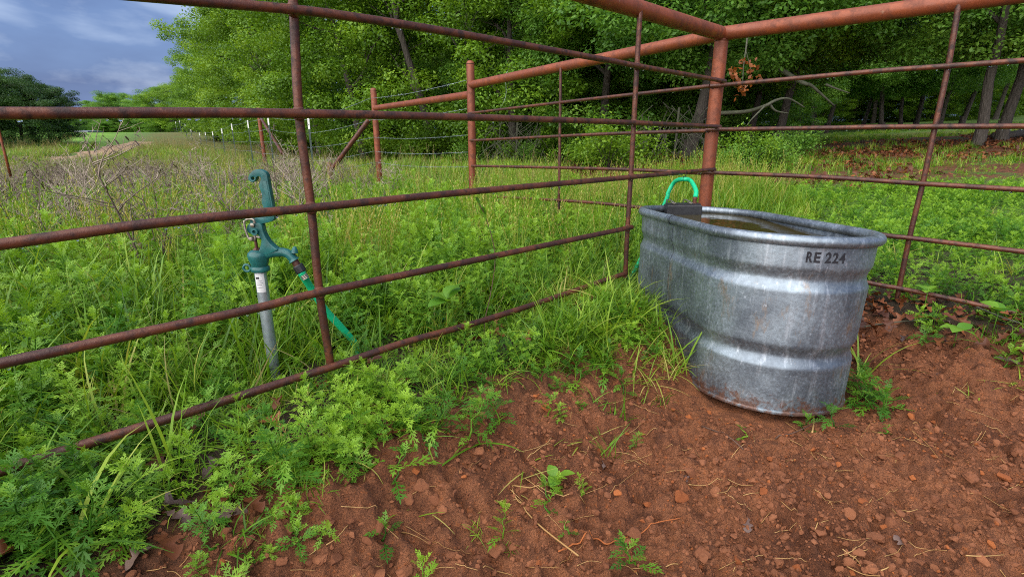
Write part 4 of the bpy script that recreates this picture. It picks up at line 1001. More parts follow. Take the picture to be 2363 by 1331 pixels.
# understory shrubs (crown of small leaves on a few stems)
def shrub(seed, n=2600, rad=.7, h=1.0, leaf=.085):
    r = np.random.default_rng(seed); C = r.normal(size=(24, 3)) * np.array([rad * .5, rad * .5, h * .22]) + np.array([0, 0, h * .5]); C[:, 2] = np.clip(C[:, 2], .1, h)
    cid = r.integers(0, 24, n); P = C[cid] + r.normal(size=(n, 3)) * .14; P[:, 2] = np.abs(P[:, 2])
    V, F, T = leaf_cloud(P, r.normal(size=(n, 3)) * .5 + np.array([0, 0, .8]), leaf * r.uniform(.6, 1.2, n), r.uniform(-.2, .3, n), r)
    mb = MB()
    for c in C: mb.tube([(0, 0, -.05), (c[0] * .4, c[1] * .4, c[2] * .5), tuple(c)], [.012, .008, .004], 4)
    return mb.mesh('stems'), np_mesh('foliage', V, F, T, smooth=False)
SHR = [shrub(s) for s in (1, 2, 3)]
for a_, b_ in SHR: a_.materials.append(M['bark']); b_.materials.append(M['oak1'])
SHRD = [dup_mat(p, M['oak2']) for p in SHR]
def place_shrub(px, py, s_, k, label, group, dark=False):
    p = ground_at(px, py); o = thing('shrub', label, 'shrub', tuple(p), group); o.scale = (s_,) * 3; o.rotation_euler = (0, 0, k * 1.7)
    kids(o, ('stems', 'foliage'), (SHRD if dark else SHR)[k % 3])
for k, (px, py, s_, dk) in enumerate([(1345, 392, .8, 0), (1400, 394, .95, 0), (1450, 390, .8, 0), (1690, 396, .55, 1), (1735, 392, .65, 0), (1775, 388, .55, 1), (1835, 366, .7, 1), (1215, 384, .6, 1), (1090, 378, .7, 1), (960, 374, .9, 0), (880, 370, .9, 0), (790, 360, 1.0, 0), (720, 352, 1.2, 0), (660, 345, 1.3, 1), (560, 333, 1.5, 0), (500, 325, 1.8, 0)]):
    place_shrub(px, py, s_, k, 'low leafy green shrub growing at the foot of the oaks', 'shrubs at the edge of the wood', dk)

# bare brush tangles under the oaks
for (px, py, Y, h_) in ((1190, 352, 15.5, 1.1), (1555, 372, 13.6, 1.2)):
    c = at_y(px, py, Y); c.z = float(H0(c.x, c.y)); rd = random.Random(int(px)); mb = MB()
    for i in range(90):
        a = Vector((rd.uniform(-.8, .8), rd.uniform(-.4, .4), rd.uniform(.2, h_ * 1.2))); d = Vector((rd.uniform(-1, 1), rd.uniform(-.6, .6), rd.uniform(-1.2, -.1))).normalized(); pts = [c + a]; 
        for k in range(5): d = (d + Vector((rd.uniform(-1, 1), rd.uniform(-1, 1), rd.uniform(-1, .6))) * .3).normalized(); q = pts[-1] + d * .16; q.z = max(q.z, c.z + .02); pts.append(q)
        mb.tube(pts, [.012 - .0016 * i2 for i2 in range(6)], 4, False)
    mb.tube([c + Vector((0, 0, -.05)), c + Vector((.05, .1, h_ * 1.1))], .03, 6)
    me = mb.mesh('brush_tangle'); o = obj('brush_tangle', me, M['lichen']); tag(o, 'grey tangle of bare hanging twigs under the dark oaks' if px < 1300 else 'grey bare twig tangle beside the thick oak trunk', 'brush')
# lichen covered dead branch and the spray of orange leaves
def limbs(name, polys, Y, mat, label, cat):
    mb = MB()
    for pl, r0, r1 in polys:
        P = smoothline([at_y(x, y, Y + dz) for x, y, dz in pl], 5); n = len(P); mb.tube(P, [r0 + (r1 - r0) * i / (n - 1) for i in range(n)], 7)
    o = obj(name, mb.mesh(name), mat); return tag(o, label, cat)
limbs('dead_branch', [([(1640, 262, 1.5), (1720, 258, .6), (1765, 245, 0), (1790, 232, 0), (1820, 228, .1), (1856, 248, .2)], .05, .012), ([(1776, 240, 0), (1790, 256, 0), (1820, 262, .1)], .03, .010), ([(1765, 245, 0), (1735, 275, -.1), (1722, 292, -.1)], .02, .006)], 11.5, M['lichen'], 'lichen covered bare branch curling out beside the corner post', 'branch')
limbs('dead_branch', [([(1800, 160, .6), (1850, 190, 0), (1872, 198, 0), (1900, 222, .1), (1925, 244, .2)], .055, .015), ([(1905, 195, .3), (1930, 205, .2), (1960, 215, .2)], .03, .01)], 12.5, M['lichen'], 'forked bare branch hanging above the clearing edge', 'branch')
r_ = np.random.default_rng(5); pts = []
for (cx_, cy_, n, sd_) in ((1698, 172, 32, 7), (1712, 205, 34, 8), (1735, 165, 26, 8), (1718, 146, 12, 5)):
    for i in range(n): pts.append(at_y(cx_ + r_.normal() * sd_, cy_ + r_.normal() * sd_ * 1.2, 10.5 + r_.normal() * .1))
P = np.array(pts); V, F, T = leaf_cloud(P, r_.normal(size=P.shape) + np.array([0, -.6, .1]), r_.uniform(.06, .13, len(P)), r_.uniform(-.2, .3, len(P)), r_)
ol = thing('dead_leaf_spray', 'hanging spray of orange dead oak leaves beside the corner post', 'leaves', tuple(at_y(1716, 120, 10.5)))
obj('leaves', np_mesh('leaves', V, F, T, False), M['orangeleaf'], ol)
mb = MB(); mb.tube([at_y(1727, 60, 11.2), at_y(1722, 110, 10.6), at_y(1716, 150, 10.5), at_y(1712, 215, 10.5)], [.02, .015, .01, .005], 5); mb.tube([at_y(1722, 120, 10.5), at_y(1735, 168, 10.5)], .006, 4); part('twig', mb, M['lichen'], ol)
lg = [ground_at(x, y) + Vector((0, 0, .12)) for x, y in ((2288, 324), (2330, 322), (2380, 312), (2440, 308))]
mb = MB(); P = smoothline(lg, 4); mb.tube(P, [.08 + .05 * i / len(P) for i in range(len(P))], 9); o = obj('fallen_log', mb.mesh('fallen_log'), M['bark']); tag(o, 'grey fallen log lying on the leaf litter by the oaks', 'log')

# ------------------------------------------------------------------ ground vegetation masses
_tank_c = np.array([TX, TY])
def clear_of(P, tank_pad=.02):
    x, y = P[:, 0], P[:, 1]
    lx = (x - TX) * txl.x + (y - TY) * txl.y; ly = (x - TX) * tyl.x + (y - TY) * tyl.y
    k = (TL - TW) / 2; d = np.hypot(np.maximum(np.abs(lx) - k, 0), ly) - TW / 2
    ok = d > tank_pad
    ok &= np.hypot(x, y) > .55
    dp = np.min(np.hypot(x[:, None] - PATHXY[None, :, 0], y[:, None] - PATHXY[None, :, 1]), 1); ok &= dp > 1.35
    return ok
def pts_in(n, x0, x1, y0, y1, f=None, seed=0, hf=H):
    r = np.random.default_rng(seed); x = r.uniform(x0, x1, n); y = r.uniform(y0, y1, n)
    keep = np.ones(n, bool)
    if f is not None: keep = r.random(n) < f(x, y)
    P = np.stack([x[keep], y[keep], np.zeros(keep.sum())], -1); P[:, 2] = hf(P[:, 0], P[:, 1]) - .004
    P = P[in_view(P)]; return P[clear_of(P)]
out_l = lambda x, y: 1 - sst(s_left(x, y), -.06, .0)
weed_n = lambda x, y: .35 + .65 * sst(fbm(x * 1.3, y * 1.3, 3, 90), .38, .6)
rs = np.random.default_rng(3)
# tall ragweed outside the left panel
P = pts_in(10500, -4.5, 1.2, .6, 6.5, lambda x, y: out_l(x, y) * (s_left(x, y) < -.10) * (s_right(x, y) > -4.5) * weed_n(x, y) * (1 - .55 * sst(y, 3.4, 5.5)) * (1 - .6 * sst(x, -.35, .3)), 1)
hp_ = np.hypot(P[:, 0] - hx0, P[:, 1] - HY); P = P[(hp_ > .10) & ~((s_left(P[:, 0], P[:, 1]) > -.3) & (hp_ < .13))]
sL = -s_left(P[:, 0], P[:, 1]); scl = rs.uniform(.5, 1.15, len(P)) * (.55 + .45 * sst(sL, .1, .7)) * (.75 + .5 * fbm(P[:, 0] * 2.2, P[:, 1] * 2.2, 2, 97))
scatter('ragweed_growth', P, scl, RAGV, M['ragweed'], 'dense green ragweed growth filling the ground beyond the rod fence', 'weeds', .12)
P = pts_in(15000, -5, 3.0, .6, 7.5, lambda x, y: out_l(x, y) * (1 - .3 * weed_n(x, y)), 2)
scatter('grass_growth', P, rs.uniform(.6, 1.4, len(P)) * (.6 + .4 * sst(-s_left(P[:, 0], P[:, 1]), .0, .6)), TUFT, M['grass'], 'long green grass growing between the weeds beyond the rod fence', 'grass', .15)
P = pts_in(1500, -4.5, 2.0, .6, 6, lambda x, y: out_l(x, y) * (s_left(x, y) < -.15) * sst(fbm(x * 1.6, y * 1.6, 3, 88), .45, .62), 31)
hp_ = np.hypot(P[:, 0] - hx0, P[:, 1] - HY); P = P[hp_ > .25]
scatter('narrow_leaf_weeds', P, rs.uniform(.6, 1.1, len(P)), LANCE, M['ragweed'], 'upright narrow leaved weeds mixed through the ragweed beyond the rod fence', 'weeds', .15)
P = pts_in(1500, -4.5, 2.5, .6, 6, lambda x, y: out_l(x, y) * .8, 32)
scatter('withered_blades', P, rs.uniform(.5, 1.0, len(P)), DRYN, M['drygrass'], 'withered yellow blades scattered through the green weeds', 'grass', .3)
P = pts_in(2600, -4, 3.0, 2.2, 8, lambda x, y: out_l(x, y) * (s_left(x, y) < -.4) * sst(fbm(x * .8, y * .8, 3, 95), .4, .6), 3)
scatter('seeding_grass', P, rs.uniform(.7, 1.1, len(P)), SEED, M['grass'], 'pale seeding grass standing above the weeds beyond the rod fence', 'grass', .12)
# low growth on the pen side of the left panel
def band(x, y):
    s = s_left(x, y); wdt = .30 + .16 * (fbm(x * 3, y * 3, 3, 44) - .5) - .12 * sst(-y, -1.25, -.9) + .10 * sst(y, 1.6, 2.0)
    return (s > -.10) * (1 - sst(s, wdt - .10, wdt + .10)) * (s_right(x, y) > .05) * (y < 2.9)
P = pts_in(8500, -1.6, 1.3, .55, 2.9, lambda x, y: band(x, y) * (.12 + .88 * sst(fbm(x * 5, y * 5, 3, 77), .44, .62)), 4)
scatter('low_ragweed_band', P, rs.uniform(.45, 1.0, len(P)) * (.65 + .35 * np.abs(np.clip(s_left(P[:, 0], P[:, 1]) * 4, -1, 1))) * (1 - .3 * sst(P[:, 1], 1.7, 2.1)), RAGS, M['ragweed'], 'low ragweed seedlings crowding the red dirt along the rod fence', 'weeds', .22)
P = pts_in(6800, -1.6, 1.3, .55, 2.9, lambda x, y: band(x, y) * (.3 + .7 * sst(fbm(x * 4 + 9, y * 4, 3, 79), .42, .6)), 5)
scatter('low_grass_band', P, rs.uniform(.4, .95, len(P)), TUFTS, M['grass'], 'short grass sprouting from the red dirt along the rod fence', 'grass', .3)
P = pts_in(1500, .1, .72, 1.65, 2.75, lambda x, y: (s_left(x, y) > -.1) * (1 - sst(s_left(x, y) + .3 * (fbm(x * 6, y * 6, 2, 19) - .5), .36, .56)) * sst(fbm(x * 7, y * 7, 2, 20), .3, .55), 33)
scatter('tank_side_grass', P, rs.uniform(.4, .9, len(P)) * (.7 + .35 * sst(s_left(P[:, 0], P[:, 1]), .05, .25)), TUFTS + TUFT[:1] + RAGS[3:], M['grass'], 'thick grass crowding the side of the tank by the rod fence', 'grass', .22)
P = pts_in(950, -.9, .6, .8, 2.2, lambda x, y: (s_left(x, y) > .2) * (1 - sst(s_left(x, y), .30, .80)) * sst(fbm(x * 6, y * 6, 2, 23), .38, .6), 35)
scatter('stray_weeds', P, rs.uniform(.3, .8, len(P)), RAGS + TUFTS[:2], M['ragweed'], 'stray small weeds and grass straggling from the fence onto the dirt', 'weeds', .3)
# right field beyond the corner
out_r = lambda x, y: (s_right(x, y) < -.04) * (s_left(x, y) > -.02)
P = pts_in(24000, .6, 9, .8, 9.5, lambda x, y: (s_right(x, y) < -.04) * (1 - .97 * sst(y - treeline(x) + 1.5 * fbm(x * .8, y * .8, 2, 33), -7.2, -6.0)) * (.45 + .55 * sst(fbm(x * 1.2, y * 1.2, 3, 31), .36, .55)), 6)
scatter('field_ragweed', P, rs.uniform(.55, 1.0, len(P)) * (.7 + .6 * fbm(P[:, 0] * 1.5, P[:, 1] * 1.5, 2, 98)), RAGS, M['ragweed'], 'carpet of young ragweed covering the field behind the tank', 'weeds', .2)
P = pts_in(5000, .6, 12, .8, 12, lambda x, y: (s_right(x, y) < -.04) * (1 - .75 * sst(y - treeline(x), -8, -6.5)) * (.25 + .6 * sst(fbm(x * .9, y * .9, 3, 36), .42, .6)), 7)
scatter('field_short_grass', P, rs.uniform(.8, 1.4, len(P)), TUFTS, M['grass'], 'short grass scattered through the field behind the tank', 'grass', .25)
# right strip inside the right panel: sparse grass
P = pts_in(2200, 1.2, 3.0, .6, 2.9, lambda x, y: (s_right(x, y) > -.05) * (1 - sst(s_right(x, y), .15, .50)) * sst(x, 1.4, 2.0) * sst(fbm(x * 6, y * 6, 2, 62), .42, .6), 8)
scatter('fence_foot_grass', P, rs.uniform(.4, 1.0, len(P)), TUFTS + RAGS[2:], M['grass'], 'thin grass between dead leaves under the right rod fence', 'grass', .3)
P = pts_in(1900, -.8, 2.9, .6, 2.6, lambda x, y: (.25 + .75 * (s_right(x, y) > .1) * (1 - sst(s_right(x, y), .5, .95))) * dirtmask(x, y) * sst(fbm(x * 5, y * 5, 2, 64), .45, .6), 34)
scatter('trampled_straw', P, rs.uniform(.25, .6, len(P)), FLATS, M['straw'], 'trampled bits of straw pressed into the open dirt around the tank', 'straw', .1)
# middle and far field
def grassy(x, y): return (1 - .93 * sst(y - treeline(x), -4.5, -1.5))
P = pts_in(26000, -32, 2.0, 5.0, 34, lambda x, y: grassy(x, y) * (x < y * .1) * np.clip(14 / (y + 2), .25, 1), 9, H0)
col_ = rs.random(len(P)); dry = (col_ < .12 + .55 * sst(fbm(P[:, 0] * .22, P[:, 1] * .22, 3, 51), .46, .6))
far_s = .8 + P[:, 1] * .018
scatter('meadow_grass', P[~dry], (far_s * rs.uniform(.6, 1.1, len(P)))[~dry], FART, M['grass'], 'green meadow grass running back to the far trees', 'grass', .15)
scatter('dry_meadow_grass', P[dry], (far_s * rs.uniform(.6, 1.05, len(P)))[dry], DRYT, M['drygrass'], 'straw coloured patches of dry grass across the meadow', 'grass', .15)
P = pts_in(9000, 2, 24, 8, 26, lambda x, y: .5 * sst(fbm(x * .5, y * .5, 3, 57), .42, .58), 10, H0)
scatter('clearing_grass', P, rs.uniform(.35, .7, len(P)), FART, M['grass'], 'patchy short grass on the shaded clearing floor', 'grass', .15)
# leaf litter on the clearing floor and under the right panel
def oakleaf(seed, curl=.3):
    r = random.Random(seed); half = [(0, .012), (.12, .015), (.22, .10), (.30, .13), (.36, .06), (.44, .09), (.52, .22), (.62, .24), (.66, .10), (.74, .12), (.82, .20), (.90, .16), (1.0, .02)]
    mb = MB(); vs = []; ph = r.uniform(0, 3)
    for x, y in half:
        zc_ = curl * .22 * math.sin(x * 3.1 + ph * .2); e = curl * .9 * y * y * 4 + .05 * curl * math.sin(9 * x + ph)
        vs += [(x, 0, zc_), (x, y * r.uniform(.85, 1.15), zc_ + e + .02 * r.uniform(-1, 1)), (x, -y * r.uniform(.85, 1.15), zc_ + e * r.uniform(.4, 1.4) + .02 * r.uniform(-1, 1))]
    fs = []
    for i in range(len(half) - 1): a = 3 * i; fs += [(a, a + 3, a + 4, a + 1), (a, a + 2, a + 5, a + 3)]
    mb.add(vs, fs); return mb.mesh('fallen_leaf', True)
LFM = [oakleaf(s, c) for s, c in ((1, .3), (2, .8), (3, -.4), (4, .6))]
LFH = [hidden('litter_leaf', me, M['deadleaf']) for me in LFM]
P = pts_in(24000, -6, 16, 5, 17, lambda x, y: sst(y - treeline(x), -8.2, -6.8) * sst(fbm(x * .7, y * .7, 3, 63), .36, .48), 12, H0); P[:, 2] += .03
scatter('leaf_litter', P, rs.uniform(.08, .14, len(P)), LFH, M['deadleaf'], 'red brown fallen oak leaves carpeting the edge of the wood', 'leaf litter', .5)
P = pts_in(2600, 1.1, 3.0, .7, 2.9, lambda x, y: (s_right(x, y) > -.08) * (1 - sst(s_right(x, y) + .3 * (fbm(x * 5, y * 5, 2, 61) - .5), .12, .46)) * .9, 13); P[:, 2] += .012
P2_ = pts_in(420, -1.4, .6, .7, 2.4, lambda x, y: (s_left(x, y) > -.05) * (1 - sst(s_left(x, y), .2, .42)) * .9, 14); P2_[:, 2] += .010
P = np.vstack([P, P2_])
scatter('fence_leaf_litter', P, rs.uniform(.06, .10, len(P)), LFH, M['deadleaf'], 'brown dead oak leaves gathered under the rod fences', 'leaf litter', .35)
# dead weed belt
P = pts_in(1700, -8, .2, 2.3, 9.5, lambda x, y: (s_left(x, y) < -.9) * (.12 + .88 * sst(-x - .22 * y, .0, 1.2)) * sst(-x - .1 * y, .2, .8) * (.3 + .7 * sst(fbm(x * .7, y * .7, 3, 71), .40, .56)), 15)
scatter('dead_weed_belt', P, rs.uniform(.45, 1.0, len(P)) * (1 - .25 * sst(P[:, 1], 5, 9)), DEAD, M['deadweed'], 'thicket of dry brown dead weed stalks in the meadow', 'dead weeds', .3)
P = pts_in(900, -14, -1, 8, 15, lambda x, y: grassy(x, y) * .8 * sst(-x - .3 * y, 0, 1.5) * sst(fbm(x * .3, y * .3, 3, 73), .42, .6), 16, H0)
scatter('far_dead_weeds', P, rs.uniform(.4, .7, len(P)), DEAD, M['deadweed'], 'greyish drift of dead weeds across the middle of the meadow', 'dead weeds', .3)

# ------------------------------------------------------------------ single plants and small things on the dirt
def setp(px, py, dz=0): 
    p = ground_at(px, py, H); p.z += dz; return p
LEAFME = []
for k in range(5):
    mb = MB(); mb.add(*RAG[k], 0); me = mb.mesh('leaf'); me.materials.append(M['ragweed']); LEAFME.append(me)
def rag_thing(px, py, h, nn, seed, label, group, leaf=.08, lean=.3):
    p = setp(px, py); o = thing('ragweed_plant', label, 'weed', tuple(p), group); st, lv = rag_layout(h, nn, seed, leaf, lean)
    mb = MB(); mb.tube([Vector((0, 0, -.01))] + st, [.003] + [.0028 - .0016 * i / 5 for i in range(6)], 5, False, -.05); s_ = obj('stem', mb.mesh('stem'), M['ragweed']); s_.parent = o
    for q, m3, sz, k, tint in lv:
        c = bpy.data.objects.new('leaf', LEAFME[k]); COL.objects.link(c); c.parent = o; m4 = (m3 * sz).to_4x4(); m4.translation = q; c.matrix_local = m4
    return o
rag_thing(690, 1130, .14, 15, 201, 'largest bushy ragweed plant standing on bare red dirt', None, .062, .35)
rag_thing(665, 1090, .13, 13, 215, 'leafy ragweed plant behind the largest bushy one', None, .06, .4)
rag_thing(910, 1110, .06, 4, 202, 'sprawling ragweed sprig at the edge of the fence weeds', None, .075, .8)
rag_thing(1437, 905, .06, 4, 203, 'compact ragweed seedling alone on dirt left of the tank', None, .055)
rag_thing(1265, 960, .06, 4, 204, 'small ragweed seedling in front of the fence weeds', None, .055)
rag_thing(1335, 880, .08, 5, 205, 'feathery ragweed plant between fence weeds and tank', None, .07)
rag_thing(1462, 1312, .06, 5, 206, 'ragweed seedling on open dirt below the curved red root', None, .06)
rag_thing(1262, 1180, .05, 3, 207, 'thin leaning ragweed sprig beside the folded straw', None, .06, 1.0)
rag_thing(1720, 1012, .025, 2, 208, 'tiny ragweed sprout near the crack below the tank', None, .025)
rag_thing(1845, 990, .05, 3, 209, 'ragweed sprig touching the front of the tank base', None, .06, .6)
rag_thing(1925, 985, .05, 3, 210, 'ragweed sprig at the tank base beside the upright twig', None, .06, .6)
for k, (px, py) in enumerate([(1985, 930), (2010, 945), (2040, 955), (1975, 905)]):
    rag_thing(px, py, .09, 8, 211 + k, 'ragweed plant in the clump against the right side of the tank', 'ragweed clump at the tank', .075, .5)
for k, (px, py, s_) in enumerate([(880, 1255, .045), (1303, 1235, .02), (493, 1268, .02), (2042, 1000, .02)]):
    rag_thing(px, py, s_, 3, 230 + k, 'tiny green weed sprout on the open red dirt', 'tiny sprouts on the dirt', s_ * 1.1)
for k, (px, py) in enumerate([(565, 1060), (470, 1015), (350, 1030), (800, 1050), (1080, 1010), (1150, 985), (1000, 1005), (740, 1040), (1390, 870)]):
    rag_thing(px, py, random.uniform(.08, .13), 9, 240 + k, 'leafy ragweed at the dirt edge of the fence weeds', 'ragweed along the dirt edge', .06, .4)
for k, (px, py) in enumerate([(30, 1180), (90, 1230), (40, 1290), (150, 1310), (180, 1190), (110, 1120), (230, 1140), (10, 1240), (210, 1260)]):
    rag_thing(px, py, random.uniform(.10, .15), 10, 270 + k, 'leafy ragweed among the broad grass clumps near the fence foot', 'ragweed among the broad grass', .062, .35)
def grass_thing(px, py, seed, label, group, **kw):
    p = setp(px, py); me = tuft_mesh('grass_clump', seed, **kw); o = obj('grass_clump', me, M['grass'], None, tuple(p)); return tag(o, label, 'grass', group)
grass_thing(395, 1110, 301, 'tall arching grass clump on dead leaves by the fence', None, nb=10, ln=(.15, .34), wd=(.003, .007), spread=.02, el=(50, 85), bend=(.3, 1.0))
for k, (px, py) in enumerate([(120, 1290), (200, 1240), (60, 1200), (260, 1190), (150, 1160)]):
    grass_thing(px, py, 302 + k, 'broad bladed grass clump sprawling beside the dirt near the fence foot', 'broad grass clumps by the fence', nb=13, ln=(.14, .30), wd=(.004, .009), spread=.03, el=(15, 70), bend=(.6, 1.6))
for k, (px, py) in enumerate([(600, 862), (622, 868), (646, 860), (630, 852)]):
    grass_thing(px, py, 360 + k, 'bright grass clump hiding the foot of the hydrant pipe', 'grass at the hydrant foot', nb=16, ln=(.07, .15), wd=(.003, .006), spread=.03, el=(45, 88), bend=(.3, 1.2), tint=(0, .35))
grass_thing(1100, 1010, 310, 'bent pale grass stem clump at the dirt edge', None, nb=7, ln=(.1, .24), wd=(.004, .008), spread=.02, el=(10, 50), bend=(.6, 1.6))
grass_thing(1985, 870, 311, 'long bladed grass clump leaning beside the tank wall', None, nb=9, ln=(.14, .28), wd=(.004, .008), spread=.03, el=(40, 80), bend=(.4, 1.2))
for k, (px, py) in enumerate([(1530, 860), (1480, 880), (1505, 830), (1560, 820), (1470, 840)]):
    grass_thing(px, py, 320 + k, 'wiry grass clump spilling over the dirt against the left of the tank', 'wiry grass beside the tank', nb=22, ln=(.08, .2), wd=(.002, .004), spread=.05, el=(10, 75), bend=(.6, 1.8), tint=(-.1, .45))
for k, (px, py) in enumerate([(960, 1165), (1215, 1060), (1195, 1120), (1320, 1020), (2340, 880), (2250, 910)]):
    grass_thing(px, py, 330 + k, 'few flattened yellow green grass blades lying on the dirt', 'flattened grass on the dirt', nb=9, ln=(.05, .16), wd=(.002, .004), spread=.04, el=(4, 30), bend=(.1, .7), tint=(.1, .6))
# broad leaf seedlings
def broad_thing(px, py, n, sz, h, label, seed, group=None):
    r = random.Random(seed); p = setp(px, py); o = thing('broadleaf_plant', label, 'weed', tuple(p), group); mb = MB(); mb.tube([(0, 0, -.01), (0, 0, h)], .002, 5); s_ = obj('stem', mb.mesh('stem'), M['broad']); s_.parent = o
    half = [(0, .01), (.1, .14), (.25, .28), (.45, .36), (.65, .31), (.85, .16), (1.0, 0)]
    mb = MB(); vs = []
    for x, y in half: z_ = .25 * x - .45 * x * x; vs += [(x, 0, z_), (x, y, z_ + .12 * y), (x, -y, z_ + .12 * y)]
    mb.add(vs, [f for i in range(len(half) - 1) for f in ((3 * i, 3 * i + 3, 3 * i + 4, 3 * i + 1), (3 * i, 3 * i + 2, 3 * i + 5, 3 * i + 3))]); me = mb.mesh('leaf'); me.materials.append(M['broad'])
    for i in range(n):
        a = 6.28 * i / n + r.uniform(-.3, .3); e = r.uniform(.1, .7); c = bpy.data.objects.new('leaf', me); COL.objects.link(c); c.parent = o
        c.location = (0, 0, h * (1 - .25 * r.random())); c.rotation_euler = (r.uniform(-.3, .3), -e, a); c.scale = (sz * r.uniform(.8, 1.2),) * 3
broad_thing(1283, 1120, 3, .055, .03, 'round leaved seedling on open red dirt', 1)
broad_thing(1035, 790, 6, .085, .18, 'yellow green broad leaved plant behind the lowest rod', 2)
broad_thing(60, 985, 5, .12, .10, 'large dock leaves among the weeds behind the rods', 3)
broad_thing(2290, 770, 6, .075, .12, 'heart leaved vine plant under the right rod fence', 4)
broad_thing(2200, 800, 5, .06, .09, 'small heart leaved plant on dead leaves by the right fence', 5)
broad_thing(2130, 720, 5, .06, .12, 'broad leaved sprig beside the right fence upright', 6)
# climbing vine by the fourth rod
vp = [L_(1118, 745, -.02), L_(1130, 690, -.02), L_(1142, 610, -.01), L_(1138, 560, -.015), L_(1120, 500, -.02), L_(1098, 455, -.02)]
vn = thing('vine', 'thin vine climbing across the rods between the weeds', 'vine', (vp[0].x, vp[0].y, vp[0].z - .1))
mb = MB(); mb.tube(smoothline([vp[0] - Vector((0, 0, .12))] + vp, 5), .0016, 5); part('stem', mb, M['twig'], vn)
mbl = MB(); half = [(0, .01), (.1, .2), (.3, .36), (.55, .30), (.8, .14), (1.0, 0)]; vs = []
for x, y in half: vs += [(x, 0, 0), (x, y, .1 * y), (x, -y, .1 * y)]
mbl.add(vs, [f for i in range(len(half) - 1) for f in ((3 * i, 3 * i + 3, 3 * i + 4, 3 * i + 1), (3 * i, 3 * i + 2, 3 * i + 5, 3 * i + 3))]); vlm = mbl.mesh('leaf'); vlm.materials.append(M['broad'])
rd = random.Random(9); SV = smoothline(vp, 5)
for i in range(14):
    c = bpy.data.objects.new('leaf', vlm); COL.objects.link(c); c.parent = vn; c.matrix_parent_inverse = Matrix.Translation(-Vector(vn.location)); c.location = SV[rd.randrange(3, len(SV))]; c.rotation_euler = (rd.uniform(-1, 1), rd.uniform(-.3, 1.2), rd.uniform(0, 6.28)); c.scale = (rd.uniform(.022, .042),) * 3

# prominent dead weed stalks
for k, (px, py, s_, ro) in enumerate([(305, 470, 1.0, .5), (120, 480, .8, 1.2), (65, 500, .75, 2.5), (205, 470, .75, 3.0), (420, 475, .7, 4.1), (500, 455, .7, 5.0), (40, 450, .8, .1), (260, 500, .8, 2.1), (640, 430, .7, 1.0), (560, 430, .75, 2.0), (150, 440, .9, 4.7)]):
    Y = 2.35 + .25 * (k % 5) + (.8 if k > 4 else 0); p = at_y(px, py, Y); g = float(H(p.x, p.y))
    o = obj('dead_weed', DEADM[k % 4].copy(), M['deadweed'], None, (p.x, p.y, g)); o.data.materials.clear(); o.data.materials.append(M['deadweed']); o.scale = (s_ * 1.12,) * 3; o.rotation_euler = (random.uniform(-.1, .1), random.uniform(-.1, .1), ro)
    tag(o, 'tallest branching dead weed with curled seed stalks in the meadow' if k == 0 else 'branching grey brown dead weed stalk standing in the meadow', 'dead weed', None if k == 0 else 'dead weed stalks in the meadow')

# fallen leaves, clods, straw, twigs
for me in LFM: me.materials.clear()
LFMD = [me.copy() for me in LFM]; LFMG = [me.copy() for me in LFM]
for me in LFMD: me.materials.append(M['deadleaf'])
for me in LFMG: me.materials.append(M['greyleaf'])
for me in LFM: me.materials.append(M['deadleaf'])
rd = random.Random(31)
def flat(name, me, px, py, s_, label, cat, group, dz=.004, tilt=.25):
    p = setp(px, py, dz); o = obj(name, me, None, None, tuple(p)); o.scale = (s_,) * 3; o.rotation_euler = (rd.uniform(-tilt, tilt), rd.uniform(-tilt, tilt), rd.uniform(0, 6.28)); return tag(o, label, cat, group)
flat('fallen_leaf', LFMD[0], 400, 1120, .10, 'large tan oak leaf lying at the foot of the arching grass', 'leaf', None, .012)
for k, (px, py) in enumerate([(330, 1100), (540, 1060), (735, 1000), (790, 985), (840, 1060), (450, 1170), (420, 1210), (510, 1190), (480, 1230), (590, 1130), (620, 1180), (380, 1190), (300, 1300), (360, 1270), (440, 1130), (560, 1160)]):
    flat('fallen_leaf', (LFMG if k % 3 else LFMD)[k % 4], px, py, rd.uniform(.05, .085), 'dull dead oak leaf lying on the dirt below the lowest rod', 'leaf', 'dead leaves below the left panel', .008)
for k, (px, py) in enumerate([(2060, 720), (2095, 735), (2130, 720), (2160, 745), (2040, 760), (2110, 770), (2180, 780), (2010, 730), (2230, 760), (2080, 800), (2250, 800), (2140, 815), (2290, 830), (2020, 790), (2330, 790)]):
    flat('fallen_leaf', (LFMD if k % 3 else LFMG)[k % 4], px, py, rd.uniform(.06, .10), 'curled red brown oak leaf lying under the right rod fence', 'leaf', 'dead leaves under the right panel', .012, .4)
for k, (px, py) in enumerate([(1725, 1195), (2160, 870), (2105, 1270), (1585, 1122), (2230, 1120), (1390, 1090)]):
    flat('fallen_leaf', LFMG[k % 4], px, py, rd.uniform(.035, .055), 'shrivelled grey leaf scrap on the open red dirt', 'leaf', 'leaf scraps on the open dirt', .006)
def clod(seed, sub=3):
    b = bmesh.new(); bmesh.ops.create_icosphere(b, subdivisions=sub, radius=1); r = np.random.default_rng(seed); o = r.uniform(0, 50, 3)
    pl = [(Vector(r.normal(size=3)).normalized(), r.uniform(.55, .85)) for _ in range(7)]
    for v in b.verts:
        q = v.co.normalized(); k = .55 + .8 * float(fbm(q.x * 1.7 + o[0] + q.z, q.y * 1.7 + o[1] - q.z * .6, 3, seed)) + (.28 * (float(fbm(q.x * 6 + o[0] + 3 * q.z, q.y * 6 + o[1] - q.z * 4, 2, seed + 9)) - .5))
        p = q * k
        for n_, d_ in pl:
            e = p.dot(n_) - d_ * .75
            if e > 0: p = p - n_ * e * .8
        v.co = Vector((p.x, p.y * .85, p.z * .62))
    me = bpy.data.meshes.new('clod'); b.to_mesh(me); b.free(); return me
